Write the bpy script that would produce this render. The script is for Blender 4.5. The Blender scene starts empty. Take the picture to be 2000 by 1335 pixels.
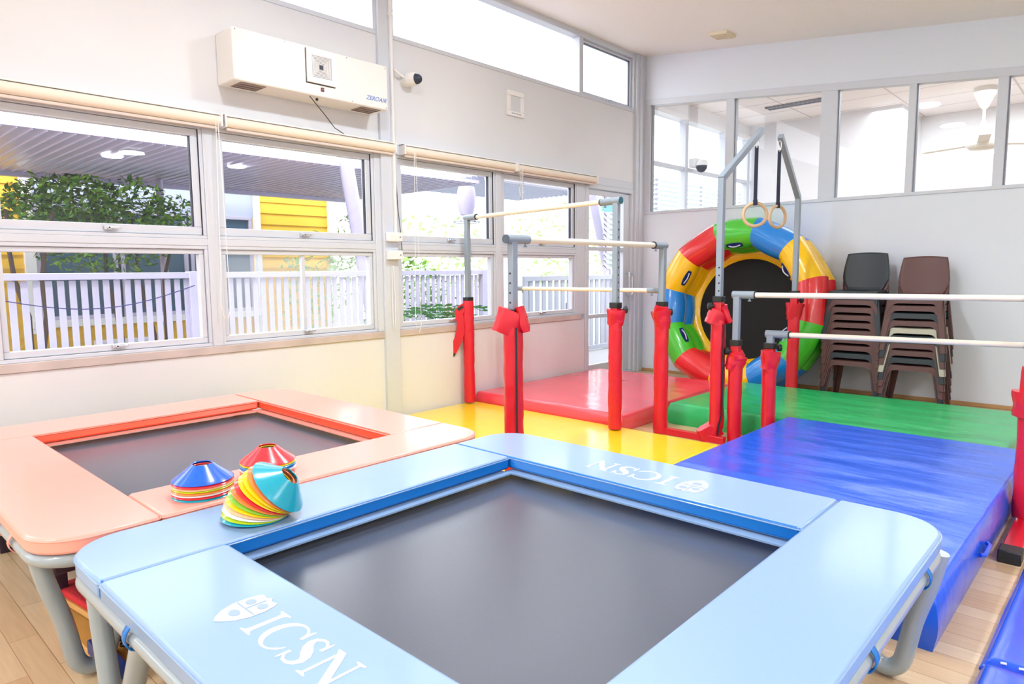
import bpy, bmesh, math, random
from mathutils import Vector, Matrix, noise
random.seed(7)
S = bpy.context.scene
COL = S.collection
# ---------------------------------------------------------------- camera
F_PX = 1315.45; YAW, PIT, ROL = 0.7471866, -0.10525214, -0.00848705
def cam_axes():
    cy, sy, cp, sp = math.cos(YAW), math.sin(YAW), math.cos(PIT), math.sin(PIT)
    f = Vector((-sy*cp, cy*cp, sp)); r = Vector((cy, sy, 0)); u = r.cross(f)
    cr, sr = math.cos(ROL), math.sin(ROL)
    return cr*r+sr*u, -sr*r+cr*u, f
_R, _U, _W = cam_axes()
cd = bpy.data.cameras.new('camera'); cam = bpy.data.objects.new('camera', cd); COL.objects.link(cam)
cd.sensor_width = 36.0; cd.sensor_fit = 'HORIZONTAL'; cd.lens = F_PX/2000*36
cd.clip_start = 0.02; cd.clip_end = 200
M = Matrix.Identity(4)
for i in range(3):
    M[i][0] = _R[i]; M[i][1] = _U[i]; M[i][2] = -_W[i]
M[2][3] = 1.25
cam.matrix_world = M
S.camera = cam
# ---------------------------------------------------------------- world, exposure
WORLD_STRENGTH = 3.4
w = bpy.data.worlds.new('sky'); S.world = w; w.use_nodes = True
bg = w.node_tree.nodes['Background']; bg.inputs[0].default_value = (0.93, 0.97, 1.0, 1); bg.inputs[1].default_value = WORLD_STRENGTH
S.view_settings.view_transform = 'Standard'; S.view_settings.look = 'None'
S.view_settings.gamma = 1; S.view_settings.use_curve_mapping = False
S.view_settings.exposure = 0.55
CEIL_LAMP_W = 26.0
SUN = bpy.data.lights.new('sun', 'SUN'); SUN.energy = 1.2; SUN.angle = math.radians(6); SUN.color = (1, .97, .92)
so = bpy.data.objects.new('sun', SUN); COL.objects.link(so)
so.rotation_euler = (math.radians(28), math.radians(24), 0)
try:
    S.cycles.use_denoising = True; S.cycles.max_bounces = 8; S.cycles.diffuse_bounces = 4
    S.cycles.transparent_max_bounces = 16; S.cycles.sample_clamp_indirect = 6
    S.cycles.caustics_reflective = False; S.cycles.caustics_refractive = False
except Exception: pass

# ---------------------------------------------------------------- materials
def lin(c):
    return tuple(((v/255)/12.92 if v/255 <= .04045 else ((v/255+.055)/1.055)**2.4) for v in c) + (1,)
MAT = {}
def mat(name, rgb, rough=.5, metal=0, bump=0, bscale=20, coat=0, spec=.5, stretch=None, vary=0, vscale=3, sheen=0, bdist=.01):
    if name in MAT: return MAT[name]
    m = bpy.data.materials.new(name); m.use_nodes = True; nt = m.node_tree; p = nt.nodes['Principled BSDF']
    p.inputs['Base Color'].default_value = lin(rgb); p.inputs['Roughness'].default_value = rough
    p.inputs['Metallic'].default_value = metal; p.inputs['Specular IOR Level'].default_value = spec
    if coat: p.inputs['Coat Weight'].default_value = coat; p.inputs['Coat Roughness'].default_value = .12
    tc = nt.nodes.new('ShaderNodeTexCoord'); mp = nt.nodes.new('ShaderNodeMapping')
    nt.links.new(tc.outputs['Object'], mp.inputs[0])
    if stretch: mp.inputs['Scale'].default_value = stretch
    if bump:
        n = nt.nodes.new('ShaderNodeTexNoise'); n.inputs['Scale'].default_value = bscale; n.inputs['Detail'].default_value = 3
        nt.links.new(mp.outputs[0], n.inputs[0])
        b = nt.nodes.new('ShaderNodeBump'); b.inputs['Strength'].default_value = bump; b.inputs['Distance'].default_value = bdist
        nt.links.new(n.outputs[0], b.inputs['Height']); nt.links.new(b.outputs[0], p.inputs['Normal'])
    if vary:
        n = nt.nodes.new('ShaderNodeTexNoise'); n.inputs['Scale'].default_value = vscale; n.inputs['Detail'].default_value = 4
        nt.links.new(mp.outputs[0], n.inputs[0])
        r = nt.nodes.new('ShaderNodeValToRGB'); c = lin(rgb)
        r.color_ramp.elements[0].position = .3; r.color_ramp.elements[1].position = .7
        r.color_ramp.elements[0].color = tuple(v*(1-vary) for v in c[:3])+(1,)
        r.color_ramp.elements[1].color = tuple(min(1, v*(1+vary*.5)) for v in c[:3])+(1,)
        nt.links.new(n.outputs[0], r.inputs[0]); nt.links.new(r.outputs[0], p.inputs['Base Color'])
    MAT[name] = m; return m
WALL = mat('wall paint', (234, 234, 236), .55, vary=.03, vscale=1.2)
WALLC = mat('cream wall paint', (226, 228, 232), .5, vary=.05, vscale=.9)
WALLW = mat('cool wall paint', (224, 232, 243), .5)
CEILM = mat('ceiling paint', (250, 247, 243), .7)
FRAME = mat('grey aluminium', (210, 216, 226), .4, 0, spec=.5)
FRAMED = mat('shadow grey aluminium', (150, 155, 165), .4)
SEAL = mat('dark window seal', (45, 52, 72), .5)
SILL = mat('sill timber', (205, 192, 188), .5, vary=.15, vscale=4)
WHITE = mat('white plastic', (240, 240, 240), .35)
WHITEM = mat('white enamel', (238, 237, 234), .3, coat=.3)
BLINDM = mat('cream blind fabric', (240, 230, 214), .6)
GREYM = mat('grey enamel tube', (142, 155, 168), .38, coat=.25)
GREYT = mat('grey powder coated leg', (152, 164, 170), .28, coat=.6)
BARM = mat('cream painted timber rail', (238, 232, 214), .4, coat=.15)
BLACK = mat('black rubber', (28, 32, 32), .5)
REDV = mat('red vinyl', (214, 22, 44), .36, bump=.5, bscale=18, coat=.15, bdist=.004)
REDM = mat('red enamel', (205, 12, 38), .35, coat=.3)
REDMAT = mat('red mat vinyl', (246, 74, 92), .27, bump=.15, bscale=3, coat=.6, stretch=(1, 2, 1), bdist=.02)
GREENMAT = mat('green mat vinyl', (40, 190, 108), .33, bump=.45, bscale=4, coat=.3, stretch=(1, 2.5, 1), bdist=.02)
YELMAT = mat('yellow mat vinyl', (255, 224, 12), .3, bump=.3, bscale=3, coat=.7, stretch=(2, 1, 1), bdist=.02)
BLUEMAT = mat('blue mat vinyl', (6, 92, 226), .3, bump=.4, bscale=3, coat=.35, stretch=(1, 4, 1), bdist=.02)
BLUEMAT2 = mat('royal blue mat vinyl', (14, 84, 222), .3, bump=.5, bscale=6, coat=.35, bdist=.01)
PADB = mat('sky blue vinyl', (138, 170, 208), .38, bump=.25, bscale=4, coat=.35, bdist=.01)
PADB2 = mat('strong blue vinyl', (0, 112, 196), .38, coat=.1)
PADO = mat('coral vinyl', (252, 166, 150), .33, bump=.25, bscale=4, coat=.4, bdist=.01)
PADO2 = mat('shaded coral vinyl', (242, 92, 56), .4, coat=.1)  # inner pad faces: their shade is put into a stronger coral
PRINT = mat('white print', (214, 220, 228), .5)
PRINT2 = mat('pale blue print', (150, 172, 200), .5)
CRESTM = mat('pearl white print', (186, 194, 206), .5)
CREST2 = mat('pale pink print', (226, 200, 200), .5)
BED = None
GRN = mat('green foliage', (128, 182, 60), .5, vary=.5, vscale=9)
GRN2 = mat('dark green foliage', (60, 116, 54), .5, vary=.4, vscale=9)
GRNP = mat('bleached green foliage', (176, 214, 140), .6, vary=.3, vscale=6)  # overexposed bleaching is put into the leaf colour
BARK = mat('bark', (78, 62, 56), .8)
YELH = mat('yellow weatherboard', (232, 184, 48), .6)
LILAC = mat('lilac painted metal', (186, 180, 208), .5)
FENCE = mat('white picket paint', (186, 182, 204), .5)
TINT = mat('tinted house window', (58, 92, 116), .15)
PCHB = mat('chair charcoal plastic', (44, 53, 60), .45)
PCHR = mat('chair brown plastic', (98, 66, 64), .45)
PCHC = mat('chair beige plastic', (190, 184, 168), .45)
WOODR = mat('pale wooden ring', (214, 184, 148), .45, vary=.15, vscale=14)
NAVY = mat('navy webbing', (34, 42, 62), .7)
CHROME = mat('chrome', (215, 220, 228), .18, metal=.9)
DARK = mat('dark purple enamel', (48, 34, 52), .4)
CONC = mat('pale paving', (170, 172, 168), .8)

def mk_bed():
    m = mat('black trampoline mesh', (34, 44, 66), .3, bump=.10, bscale=260, bdist=.002, spec=.8, coat=.6)  # bluish base and sheen tint stand in for sky reflection
    nt = m.node_tree; p = nt.nodes['Principled BSDF']; p.inputs['Coat Roughness'].default_value = .24; p.inputs['Sheen Weight'].default_value = .2
    p.inputs['Sheen Tint'].default_value = (.75, .85, 1, 1)
    return m
BED = mk_bed()
def mk_floor():
    m = bpy.data.materials.new('timber floor'); m.use_nodes = True; nt = m.node_tree; p = nt.nodes['Principled BSDF']
    tc = nt.nodes.new('ShaderNodeTexCoord'); mp = nt.nodes.new('ShaderNodeMapping'); nt.links.new(tc.outputs['Object'], mp.inputs[0])
    mp.inputs['Rotation'].default_value = (0, 0, 0)
    br = nt.nodes.new('ShaderNodeTexBrick'); br.inputs['Scale'].default_value = 1; br.inputs['Brick Width'].default_value = .55
    br.inputs['Row Height'].default_value = .085; br.inputs['Mortar Size'].default_value = .0012
    br.inputs['Color1'].default_value = lin((214, 176, 132)); br.inputs['Color2'].default_value = lin((236, 208, 168)); br.inputs['Mortar'].default_value = lin((176, 134, 92))
    nt.links.new(mp.outputs[0], br.inputs[0])
    n = nt.nodes.new('ShaderNodeTexNoise'); n.inputs['Scale'].default_value = 5; n.inputs['Detail'].default_value = 6
    mp2 = nt.nodes.new('ShaderNodeMapping'); mp2.inputs['Scale'].default_value = (1, 14, 1); nt.links.new(tc.outputs['Object'], mp2.inputs[0]); nt.links.new(mp2.outputs[0], n.inputs[0])
    mx = nt.nodes.new('ShaderNodeMix'); mx.data_type = 'RGBA'; mx.blend_type = 'MULTIPLY'; mx.inputs[0].default_value = .28
    nt.links.new(br.outputs[0], mx.inputs[6]); nt.links.new(n.outputs[0], mx.inputs[7]); nt.links.new(mx.outputs[2], p.inputs['Base Color'])
    p.inputs['Roughness'].default_value = .34
    return m
FLOORM = mk_floor()
def mk_glass(name, tint=(1, 1, 1), refl=1.0):
    m = bpy.data.materials.new(name); m.use_nodes = True; nt = m.node_tree; nt.nodes.clear()
    o = nt.nodes.new('ShaderNodeOutputMaterial'); t = nt.nodes.new('ShaderNodeBsdfTransparent'); g = nt.nodes.new('ShaderNodeBsdfGlossy')
    t.inputs[0].default_value = tuple(tint)+(1,); g.inputs['Roughness'].default_value = .01
    f = nt.nodes.new('ShaderNodeLayerWeight'); f.inputs[0].default_value = .5
    pw = nt.nodes.new('ShaderNodeMath'); pw.operation = 'POWER'; pw.inputs[1].default_value = 5; nt.links.new(f.outputs['Facing'], pw.inputs[0])
    mu = nt.nodes.new('ShaderNodeMath'); mu.operation = 'MULTIPLY_ADD'; mu.inputs[1].default_value = .92*refl; mu.inputs[2].default_value = .055*refl; nt.links.new(pw.outputs[0], mu.inputs[0])
    mx = nt.nodes.new('ShaderNodeMixShader'); nt.links.new(mu.outputs[0], mx.inputs[0])
    nt.links.new(t.outputs[0], mx.inputs[1]); nt.links.new(g.outputs[0], mx.inputs[2]); nt.links.new(mx.outputs[0], o.inputs[0])
    return m
GLASS = mk_glass('window glass', (.97, .97, .99), 1.0)
def mk_frost():
    m = bpy.data.materials.new('hazy glass'); m.use_nodes = True; nt = m.node_tree; nt.nodes.clear()
    o = nt.nodes.new('ShaderNodeOutputMaterial'); t = nt.nodes.new('ShaderNodeBsdfTransparent'); d = nt.nodes.new('ShaderNodeBsdfTranslucent')
    d.inputs[0].default_value = (.9, .9, .93, 1); mx = nt.nodes.new('ShaderNodeMixShader'); mx.inputs[0].default_value = .22
    nt.links.new(t.outputs[0], mx.inputs[1]); nt.links.new(d.outputs[0], mx.inputs[2]); nt.links.new(mx.outputs[0], o.inputs[0])
    return m
HAZE = mk_frost()
def mk_emit(name, rgb, s):
    m = bpy.data.materials.new(name); m.use_nodes = True; nt = m.node_tree; nt.nodes.clear()
    o = nt.nodes.new('ShaderNodeOutputMaterial'); e = nt.nodes.new('ShaderNodeEmission')
    e.inputs[0].default_value = lin(rgb); e.inputs[1].default_value = s; nt.links.new(e.outputs[0], o.inputs[0]); return m
LAMPM = mk_emit('lit lamp diffuser', (250, 252, 255), 22)
LAMPS = mk_emit('lit downlight diffuser', (255, 255, 255), 4)
def mk_siding():
    m = YELH; nt = m.node_tree; p = nt.nodes['Principled BSDF']; return m

# ---------------------------------------------------------------- mesh helpers
class MB:
    def __init__(s): s.v = []; s.f = []; s.m = []
    def add(s, vs, fs, mi=0):
        o = len(s.v); s.v += [Vector(v) for v in vs]; s.f += [[i+o for i in f] for f in fs]; s.m += [mi]*len(fs); return s
    def box(s, a, b, mi=0, rot=None, c=None):
        x0, y0, z0 = a; x1, y1, z1 = b
        vs = [(x0,y0,z0),(x1,y0,z0),(x1,y1,z0),(x0,y1,z0),(x0,y0,z1),(x1,y0,z1),(x1,y1,z1),(x0,y1,z1)]
        if rot is not None:
            c = Vector(c) if c else Vector(((x0+x1)/2,(y0+y1)/2,(z0+z1)/2)); vs = [rot@(Vector(v)-c)+c for v in vs]
        return s.add(vs, [(0,3,2,1),(4,5,6,7),(0,1,5,4),(1,2,6,5),(2,3,7,6),(3,0,4,7)], mi)
    def tube(s, pts, r, n=12, caps=True, mi=0, closed=False):
        pts = [Vector(p) for p in pts]; N = len(pts); rs = r if isinstance(r, (list, tuple)) else [r]*N
        rings = []; prev = None
        for i, p in enumerate(pts):
            if closed: d = (pts[(i+1) % N]-pts[i-1]).normalized()
            else: d = (pts[min(i+1, N-1)]-pts[max(i-1, 0)]).normalized()
            if prev is None:
                a = Vector((0,0,1)) if abs(d.z) < .9 else Vector((1,0,0)); u = d.cross(a).normalized()
            else: u = (prev-d*prev.dot(d)).normalized()
            prev = u; v = d.cross(u)
            rings.append([p+(u*math.cos(2*math.pi*k/n)+v*math.sin(2*math.pi*k/n))*rs[i] for k in range(n)])
        vs = [q for rg in rings for q in rg]; fs = []
        for i in range(N if closed else N-1):
            j = (i+1) % N
            for k in range(n): fs.append((i*n+k, i*n+(k+1) % n, j*n+(k+1) % n, j*n+k))
        if caps and not closed: fs += [tuple(range(n-1, -1, -1)), tuple((N-1)*n+k for k in range(n))]
        return s.add(vs, fs, mi)
    def cyl(s, a, b, r, n=16, mi=0): return s.tube([a, b], r, n, True, mi)
    def lathe(s, prof, c=(0,0,0), n=32, mi=0, close=False):
        c = Vector(c); vs = [c+Vector((r*math.cos(2*math.pi*k/n), r*math.sin(2*math.pi*k/n), z)) for r, z in prof for k in range(n)]
        P = len(prof); fs = []
        for i in range(P if close else P-1):
            j = (i+1) % P
            for k in range(n): fs.append((i*n+k, i*n+(k+1) % n, j*n+(k+1) % n, j*n+k))
        return s.add(vs, fs, mi)
    def prism(s, poly, z0, z1, mi=0, axis='z'):
        n = len(poly)
        def P(a, b, c): return {'z': (a,b,c), 'x': (c,a,b), 'y': (a,c,b)}[axis]
        vs = [P(x, y, z0) for x, y in poly]+[P(x, y, z1) for x, y in poly]
        fs = [tuple(range(n-1, -1, -1)), tuple(range(n, 2*n))]+[(i, (i+1) % n, n+(i+1) % n, n+i) for i in range(n)]
        return s.add(vs, fs, mi)
    def grid(s, fn, nu, nv, mi=0):
        vs = [fn(i/nu, j/nv) for j in range(nv+1) for i in range(nu+1)]
        return s.add(vs, [(j*(nu+1)+i, j*(nu+1)+i+1, (j+1)*(nu+1)+i+1, (j+1)*(nu+1)+i) for j in range(nv) for i in range(nu)], mi)
def ob(name, mb, mats, parent=None, smooth=False, bevel=0, seg=2, off=None, label=None, sub=0, fix=True):
    me = bpy.data.meshes.new(name)
    o0 = Vector(off) if off is not None else Vector((0,0,0))
    me.from_pydata([tuple(v-o0) for v in mb.v], [], mb.f)
    if not isinstance(mats, (list, tuple)): mats = [mats]
    for m in mats: me.materials.append(m)
    for i, p in enumerate(me.polygons): p.material_index = mb.m[i]
    if fix:
        bm = bmesh.new(); bm.from_mesh(me); bmesh.ops.recalc_face_normals(bm, faces=bm.faces); bm.to_mesh(me); bm.free()
    o = bpy.data.objects.new(name, me); COL.objects.link(o)
    if parent: o.parent = parent
    if bevel:
        b = o.modifiers.new('bevel', 'BEVEL'); b.width = bevel; b.segments = seg; b.limit_method = 'ANGLE'; b.angle_limit = math.radians(40)
    if sub:
        q = o.modifiers.new('sub', 'SUBSURF'); q.levels = sub; q.render_levels = sub
    if smooth or bevel:
        for p in me.polygons: p.use_smooth = True
        try:
            me.set_sharp_from_angle(angle=math.radians(50 if smooth else 35))
        except Exception: pass
    if label: o['label'] = label
    return o
def thing(name, loc, label, cat, group=None):
    o = bpy.data.objects.new(name, None); COL.objects.link(o); o.location = loc; o.empty_display_size = .1
    o['label'] = label; o['category'] = cat
    if group: o['group'] = group
    return o
def part(root, name, mb, mats, **k):
    r = root
    while r.parent: r = r.parent
    off = Vector(r.location) if k.pop('world', True) else None
    if root.type != 'EMPTY': pass
    return ob(name, mb, mats, parent=root, off=off, **k)
def tag(o, label, cat, group=None, kind=None):
    o['label'] = label; o['category'] = cat
    if group: o['group'] = group
    if kind: o['kind'] = kind
    return o
def struct(name, mb, mats, **k):
    o = ob(name, mb, mats, **k); o['kind'] = 'structure'; return o
def dup(src, **over):
    def cp(o, parent):
        c = o.copy(); COL.objects.link(c); c.parent = parent
        for ch in kids.get(o.name, []): cp(ch, c)
        return c
    kids = {}
    def walk(o):
        kids[o.name] = [c for c in bpy.data.objects if c.parent == o]
        for c in kids[o.name]: walk(c)
    walk(src)
    return cp(src, None)

XL, YB = -4.51, 7.226
def ceil_z(x): return 3.775-.12*(x-XL)
XR, YF = 3.6, -6.6
# ================================================================ ROOM SHELL
struct('floor', MB().box((XL-.12, YF-.12, -.1), (XR+.12, 12.4, 0)), FLOORM)
m = MB(); t = .1
m.add([(XL-.12,YF-.12,ceil_z(XL-.12)),(XR+.12,YF-.12,ceil_z(XR+.12)),(XR+.12,YB+.1,ceil_z(XR+.12)),(XL-.12,YB+.1,ceil_z(XL-.12)),
       (XL-.12,YF-.12,ceil_z(XL-.12)+t),(XR+.12,YF-.12,ceil_z(XR+.12)+t),(XR+.12,YB+.1,ceil_z(XR+.12)+t),(XL-.12,YB+.1,ceil_z(XL-.12)+t)],
      [(0,3,2,1),(4,5,6,7),(0,1,5,4),(1,2,6,5),(2,3,7,6),(3,0,4,7)])
struct('ceiling', m, CEILM)
WX0, WX1 = XL-.12, XL
m = MB()
m.box((WX0, YF, 0), (WX1, 6.06, .71))
m.box((WX0, YF, 2.28), (WX1, 7.04, 3.10)); m.box((WX0, YF, 3.745), (WX1, 7.04, ceil_z(XL)+.02))
for y0, y1 in ((-5.0,-4.85),(-2.2,-2.05),(.6,.75)): m.box((WX0, y0, .71), (WX1-.001, y1, 3.75))
struct('wall_left', m, [WALLC])
# back wall with the slanted strip of interior windows
def wt(x): return 3.275-.097*(x-XL)
m = MB(); m.box((XL, YB, 0), (XR, YB+.1, 1.916))
m.prism([(XL, wt(XL)), (XR, wt(XR)), (XR, ceil_z(XR)+.02), (XL, ceil_z(XL)+.02)], YB, YB+.1, axis='y')
m.f = m.f
struct('wall_back', m, [WALLW])
m = MB(); m.box((XR, YF, 0), (XR+.12, 12.3, 3.6)); struct('wall_right', m, WALL)
m = MB(); m.box((XL, YF-.12, 0), (XR, YF, 3.8)); struct('wall_front', m, WALL)
# ---- interior window band
def interior_window():
    root = MB(); z0 = 1.916
    xs = [(-4.51,-4.40),(-3.444,-3.354),(-2.44,-2.286),(-1.66,-1.60),(-.985,-.91),(-.3,-.24),(.38,.5),(1.15,1.21),(1.85,1.91),(2.6,2.7),(3.5,3.6)]
    ya, yb = YB-.012, YB+.07
    root.box((XL, ya, z0), (XR, yb, z0+.032))
    root.prism([(XL, wt(XL)-.068), (XR, wt(XR)-.068), (XR, wt(XR)+.002), (XL, wt(XL)+.002)], ya, yb, axis='y')
    fr = struct('window_1', root, FRAME, bevel=.003)
    for i, (a, b) in enumerate(xs):
        mm = MB(); mm.prism([(a, z0+.03), (b, z0+.03), (b, wt(b)-.066), (a, wt(a)-.066)], ya+.002, yb-.002, axis='y')
        mm.box((a-.004 if i else a, yb-.03, z0+.03), (a+.001, yb, wt(a)-.07)); ob('mullion', mm, FRAME, parent=fr, bevel=.002)
        if i < len(xs)-1:
            c, d = b, xs[i+1][0]; g = MB()
            g.add([(c, YB+.05, z0+.03), (d, YB+.05, z0+.03), (d, YB+.05, wt(d)-.066), (c, YB+.05, wt(c)-.066)], [(0,1,2,3)])
            ob('pane', g, GLASS, parent=fr)
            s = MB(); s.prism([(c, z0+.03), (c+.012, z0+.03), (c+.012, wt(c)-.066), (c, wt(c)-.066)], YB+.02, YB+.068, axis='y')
            ob('shade_strip', s, FRAMED, parent=fr)  # darker strip paints the shaded side of the mullion
interior_window()
# ---- left wall frames
def frame_rect(mb, x0, x1, ya, yb, za, zb, w, wb=None):
    wb = wb or w
    mb.box((x0, ya, za), (x1, yb, za+wb)); mb.box((x0, ya, zb-w), (x1, yb, zb))
    mb.box((x0, ya, za+wb), (x1, ya+w, zb-w)); mb.box((x0, yb-w, za+wb), (x1, yb, zb-w))
WN = [1]
def latch(parent, y, z, flip=1):
    l = MB(); l.box((XL-.03, y-.022, z-.012), (XL-.005, y+.022, z+.012)); l.cyl((XL-.012, y, z), (XL+.012, y, z), .008, 8)
    l.box((XL-.004, y-.006, z-.004), (XL+.012, y+.06, z+.008)); ob('latch', l, CHROME, parent=parent, bevel=.002)
def window(ya, yb, za, zb, sash=.045, kind='awning', mid=None, glass=GLASS, head=.02, seal=True, lat=True, sashx=None):
    WN[0] += 1
    fr = MB(); frame_rect(fr, XL-.10, XL-.005, ya, yb, za, zb, .022)
    o = struct('window_%d' % WN[0], fr, FRAME, bevel=.003)
    s = MB(); a, b, c, d = ya+.024, yb-.024, za+.024, zb-.024
    frame_rect(s, XL-.075, XL-.02, a, b, c, d, sash, sash+.008); ob('sash', s, FRAME, parent=o, bevel=.004)
    if seal:
        e = MB(); e.box((XL-.05, b+.001, c), (XL-.012, b+.012, d)); e.box((XL-.055, b-sash-.006, c+sash), (XL-.03, b-sash, d-sash)); ob('seal', e, SEAL, parent=o)
    g = MB(); g.add([(XL-.045, a+sash, c+sash), (XL-.045, b-sash, c+sash), (XL-.045, b-sash, d-sash), (XL-.045, a+sash, d-sash)], [(0,1,2,3)])
    ob('pane', g, glass, parent=o)
    if mid is not None:
        q = MB(); q.box((XL-.06, mid-.014, c+sash), (XL-.03, mid+.014, d-sash)); ob('meeting_rail', q, FRAME, parent=o, bevel=.002)
    if lat: latch(o, (ya+yb)/2, za+.05)
    return o
def bay(y0, y1, hazy=False):
    window(y0, y1, 1.475, 2.20)
    window(y0, y1, .765, 1.43, sash=.03, mid=(y0+y1)/2 if hazy else None, glass=HAZE if hazy else GLASS, seal=False)
bays = [(.77, 1.93, False), (2.0, 3.27, True), (3.49, 4.66, False), (4.73, 5.92, False)]
for k in (1, 2): bays += [(.77-2.8*k, 1.93-2.8*k, False), (2.0-2.8*k, .57-2.8*(k-1), False)]
for y0, y1, h in bays: bay(y0, y1, h)
# grey members of the window wall
def trim(n, mb, m=FRAME, **k): return struct('trim_%d' % n, mb, m, bevel=.004, **k)
trim(1, MB().box((XL-.11, 3.325, 0), (XL+.03, 3.47, ceil_z(XL)-.01)))
mm = MB(); mm.box((XL-.11, 7.04, 0), (XL+.035, YB, ceil_z(XL)-.01)); mm.box((XL-.02, 7.10, 0), (XL+.05, 7.15, ceil_z(XL)-.02)); trim(2, mm)
trim(3, MB().box((XL-.11, YF, 2.2), (XL+.006, 7.04, 2.285)))
trim(4, MB().box((XL-.11, YF, 1.43), (XL-.002, 5.98, 1.475)))
trim(5, MB().box((XL-.11, YF, .712), (XL+.012, 6.0, .765)), SILL)
n = 6
for y0, y1 in ((1.93, 2.0), (4.66, 4.73), (5.92, 6.07), (-.87,-.8), (-3.67,-3.6), (3.27, 3.33), (3.465, 3.495)):
    trim(n, MB().box((XL-.11, y0, .765), (XL+.004, y1, 2.2))); n += 1
# clerestory
def clere(ya, yb, awn=False):
    WN[0] += 1
    fr = MB(); frame_rect(fr, XL-.10, XL+.008, ya, yb, 3.10, 3.75, .035)
    o = struct('window_%d' % WN[0], fr, FRAME, bevel=.003)
    a, b = ya+.035, yb-.035; z0, z1 = 3.135, 3.715
    if awn:
        s = MB(); frame_rect(s, XL-.08, XL-.02, a+.01, b-.01, z0+.01, z1-.01, .025); ob('sash', s, FRAME, parent=o, bevel=.003)
        e = MB(); frame_rect(e, XL-.05, XL-.03, a+.035, b-.035, z0+.035, z1-.035, .006); ob('seal', e, SEAL, parent=o); latch(o, (a+b)/2, z0+.02)
        a += .035; b -= .035; z0 += .035; z1 -= .035
    g = MB(); g.add([(XL-.05, a, z0), (XL-.05, b, z0), (XL-.05, b, z1), (XL-.05, a, z1)], [(0,1,2,3)]); ob('pane', g, GLASS, parent=o)
clere(3.46, 5.99); clere(5.99, 7.04, True); clere(.75, 3.33); clere(-2.05, .6); clere(-4.85, -2.2)
# door
d = MB(); frame_rect(d, XL-.10, XL+.01, 6.07, 7.04, -.02, 2.2, .05)
door = struct('door_1', d, FRAME, bevel=.004)
s = MB(); a, b = 6.13, 6.99
s.box((XL-.07, a, .04), (XL-.02, a+.045, 2.14)); s.box((XL-.07, b-.13, .04), (XL-.02, b, 2.14)); s.box((XL-.07, a+.045, 2.09), (XL-.02, b-.13, 2.14)); s.box((XL-.07, a+.045, .04), (XL-.02, b-.13, .17))
for z in (.725, 1.49): s.box((XL-.065, a+.045, z-.022), (XL-.018, b-.13, z+.022))
ob('door_leaf', s, FRAME, parent=door, bevel=.004)
g = MB(); g.add([(XL-.045, a+.045, .17), (XL-.045, b-.13, .17), (XL-.045, b-.13, 2.09), (XL-.045, a+.045, 2.09)], [(0,1,2,3)]); ob('pane', g, GLASS, parent=door)
h = MB(); hy = 6.92; hp = [(XL-.02, hy, .97), (XL+.05, hy-.01, .98)]
pts = []
for k in range(24):
    an = 2*math.pi*k/24; pts.append((XL+.05, hy+.035*max(-1, min(1, 1.5*math.cos(an))), 1.08+.13*max(-1, min(1, 1.25*math.sin(an)))))
h.tube(pts, .008, 8, closed=True); h.cyl((XL-.02, hy, .95), (XL+.05, hy, .95), .007, 8); h.cyl((XL-.02, hy, 1.21), (XL+.05, hy, 1.21), .007, 8)
h.box((XL-.02, hy+.0, .78), (XL+.005, hy+.03, .83)); ob('door_handle', h, CHROME, parent=door, smooth=True)
# right bottom baseboard
struct('baseboard_back', MB().box((XL, YB-.012, 0), (XR, YB, .035)), mat('timber skirting', (190, 150, 104), .5), bevel=.003)
# ================================================================ NEXT ROOM (seen through the interior windows)
m = MB(); m.box((XL, 10.30, 0), (-2.44, 10.42, 3.5)); m.box((-2.56, 10.42, 0), (-2.44, 11.45, 3.5)); m.box((-2.5, 11.40, 0), (XR, 11.52, 3.5)); struct('wall_far', m, WALL)
TILE = bpy.data.materials.new('ceiling tiles'); TILE.use_nodes = True
_nt = TILE.node_tree; _p = _nt.nodes['Principled BSDF']; _tc = _nt.nodes.new('ShaderNodeTexCoord'); _b = _nt.nodes.new('ShaderNodeTexBrick')
_b.inputs['Scale'].default_value = 1; _b.inputs['Brick Width'].default_value = 1.2; _b.inputs['Row Height'].default_value = .6; _b.offset = 0; _b.inputs['Mortar Size'].default_value = .012
_b.inputs['Color1'].default_value = lin((244, 238, 236)); _b.inputs['Color2'].default_value = lin((242, 234, 232)); _b.inputs['Mortar'].default_value = lin((206, 196, 196))
_nt.links.new(_tc.outputs['Object'], _b.inputs[0]); _nt.links.new(_b.outputs[0], _p.inputs['Base Color']); _p.inputs['Roughness'].default_value = .7
struct('ceiling_far', MB().box((XL-.1, YB+.1, 3.41), (XR, 11.52, 3.47)), TILE)
struct('wall_far_left', MB().box((WX0, YB, 0), (WX1, 10.42, 1.95)).box((WX0, YB, 3.24), (WX1, 10.42, 3.45)).box((WX0-.01, YB, 3.20), (WX1+.03, 10.3, 3.26)), WALL)
fr = MB()
for y in (YB+.1, 8.29, 9.45, 10.22): fr.box((XL-.08, y-.04, 1.9), (XL+.02, y+.04, 3.24))
fr.box((XL-.06, YB, 2.55), (XL, 10.3, 2.60))
WN[0] += 1
fo = struct('window_%d' % WN[0], fr, FRAME, bevel=.003)
g = MB(); g.add([(XL-.04, YB+.1, 1.95), (XL-.04, 10.3, 1.95), (XL-.04, 10.3, 3.24), (XL-.04, YB+.1, 3.24)], [(0,1,2,3)]); ob('pane', g, GLASS, parent=fo)
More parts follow.
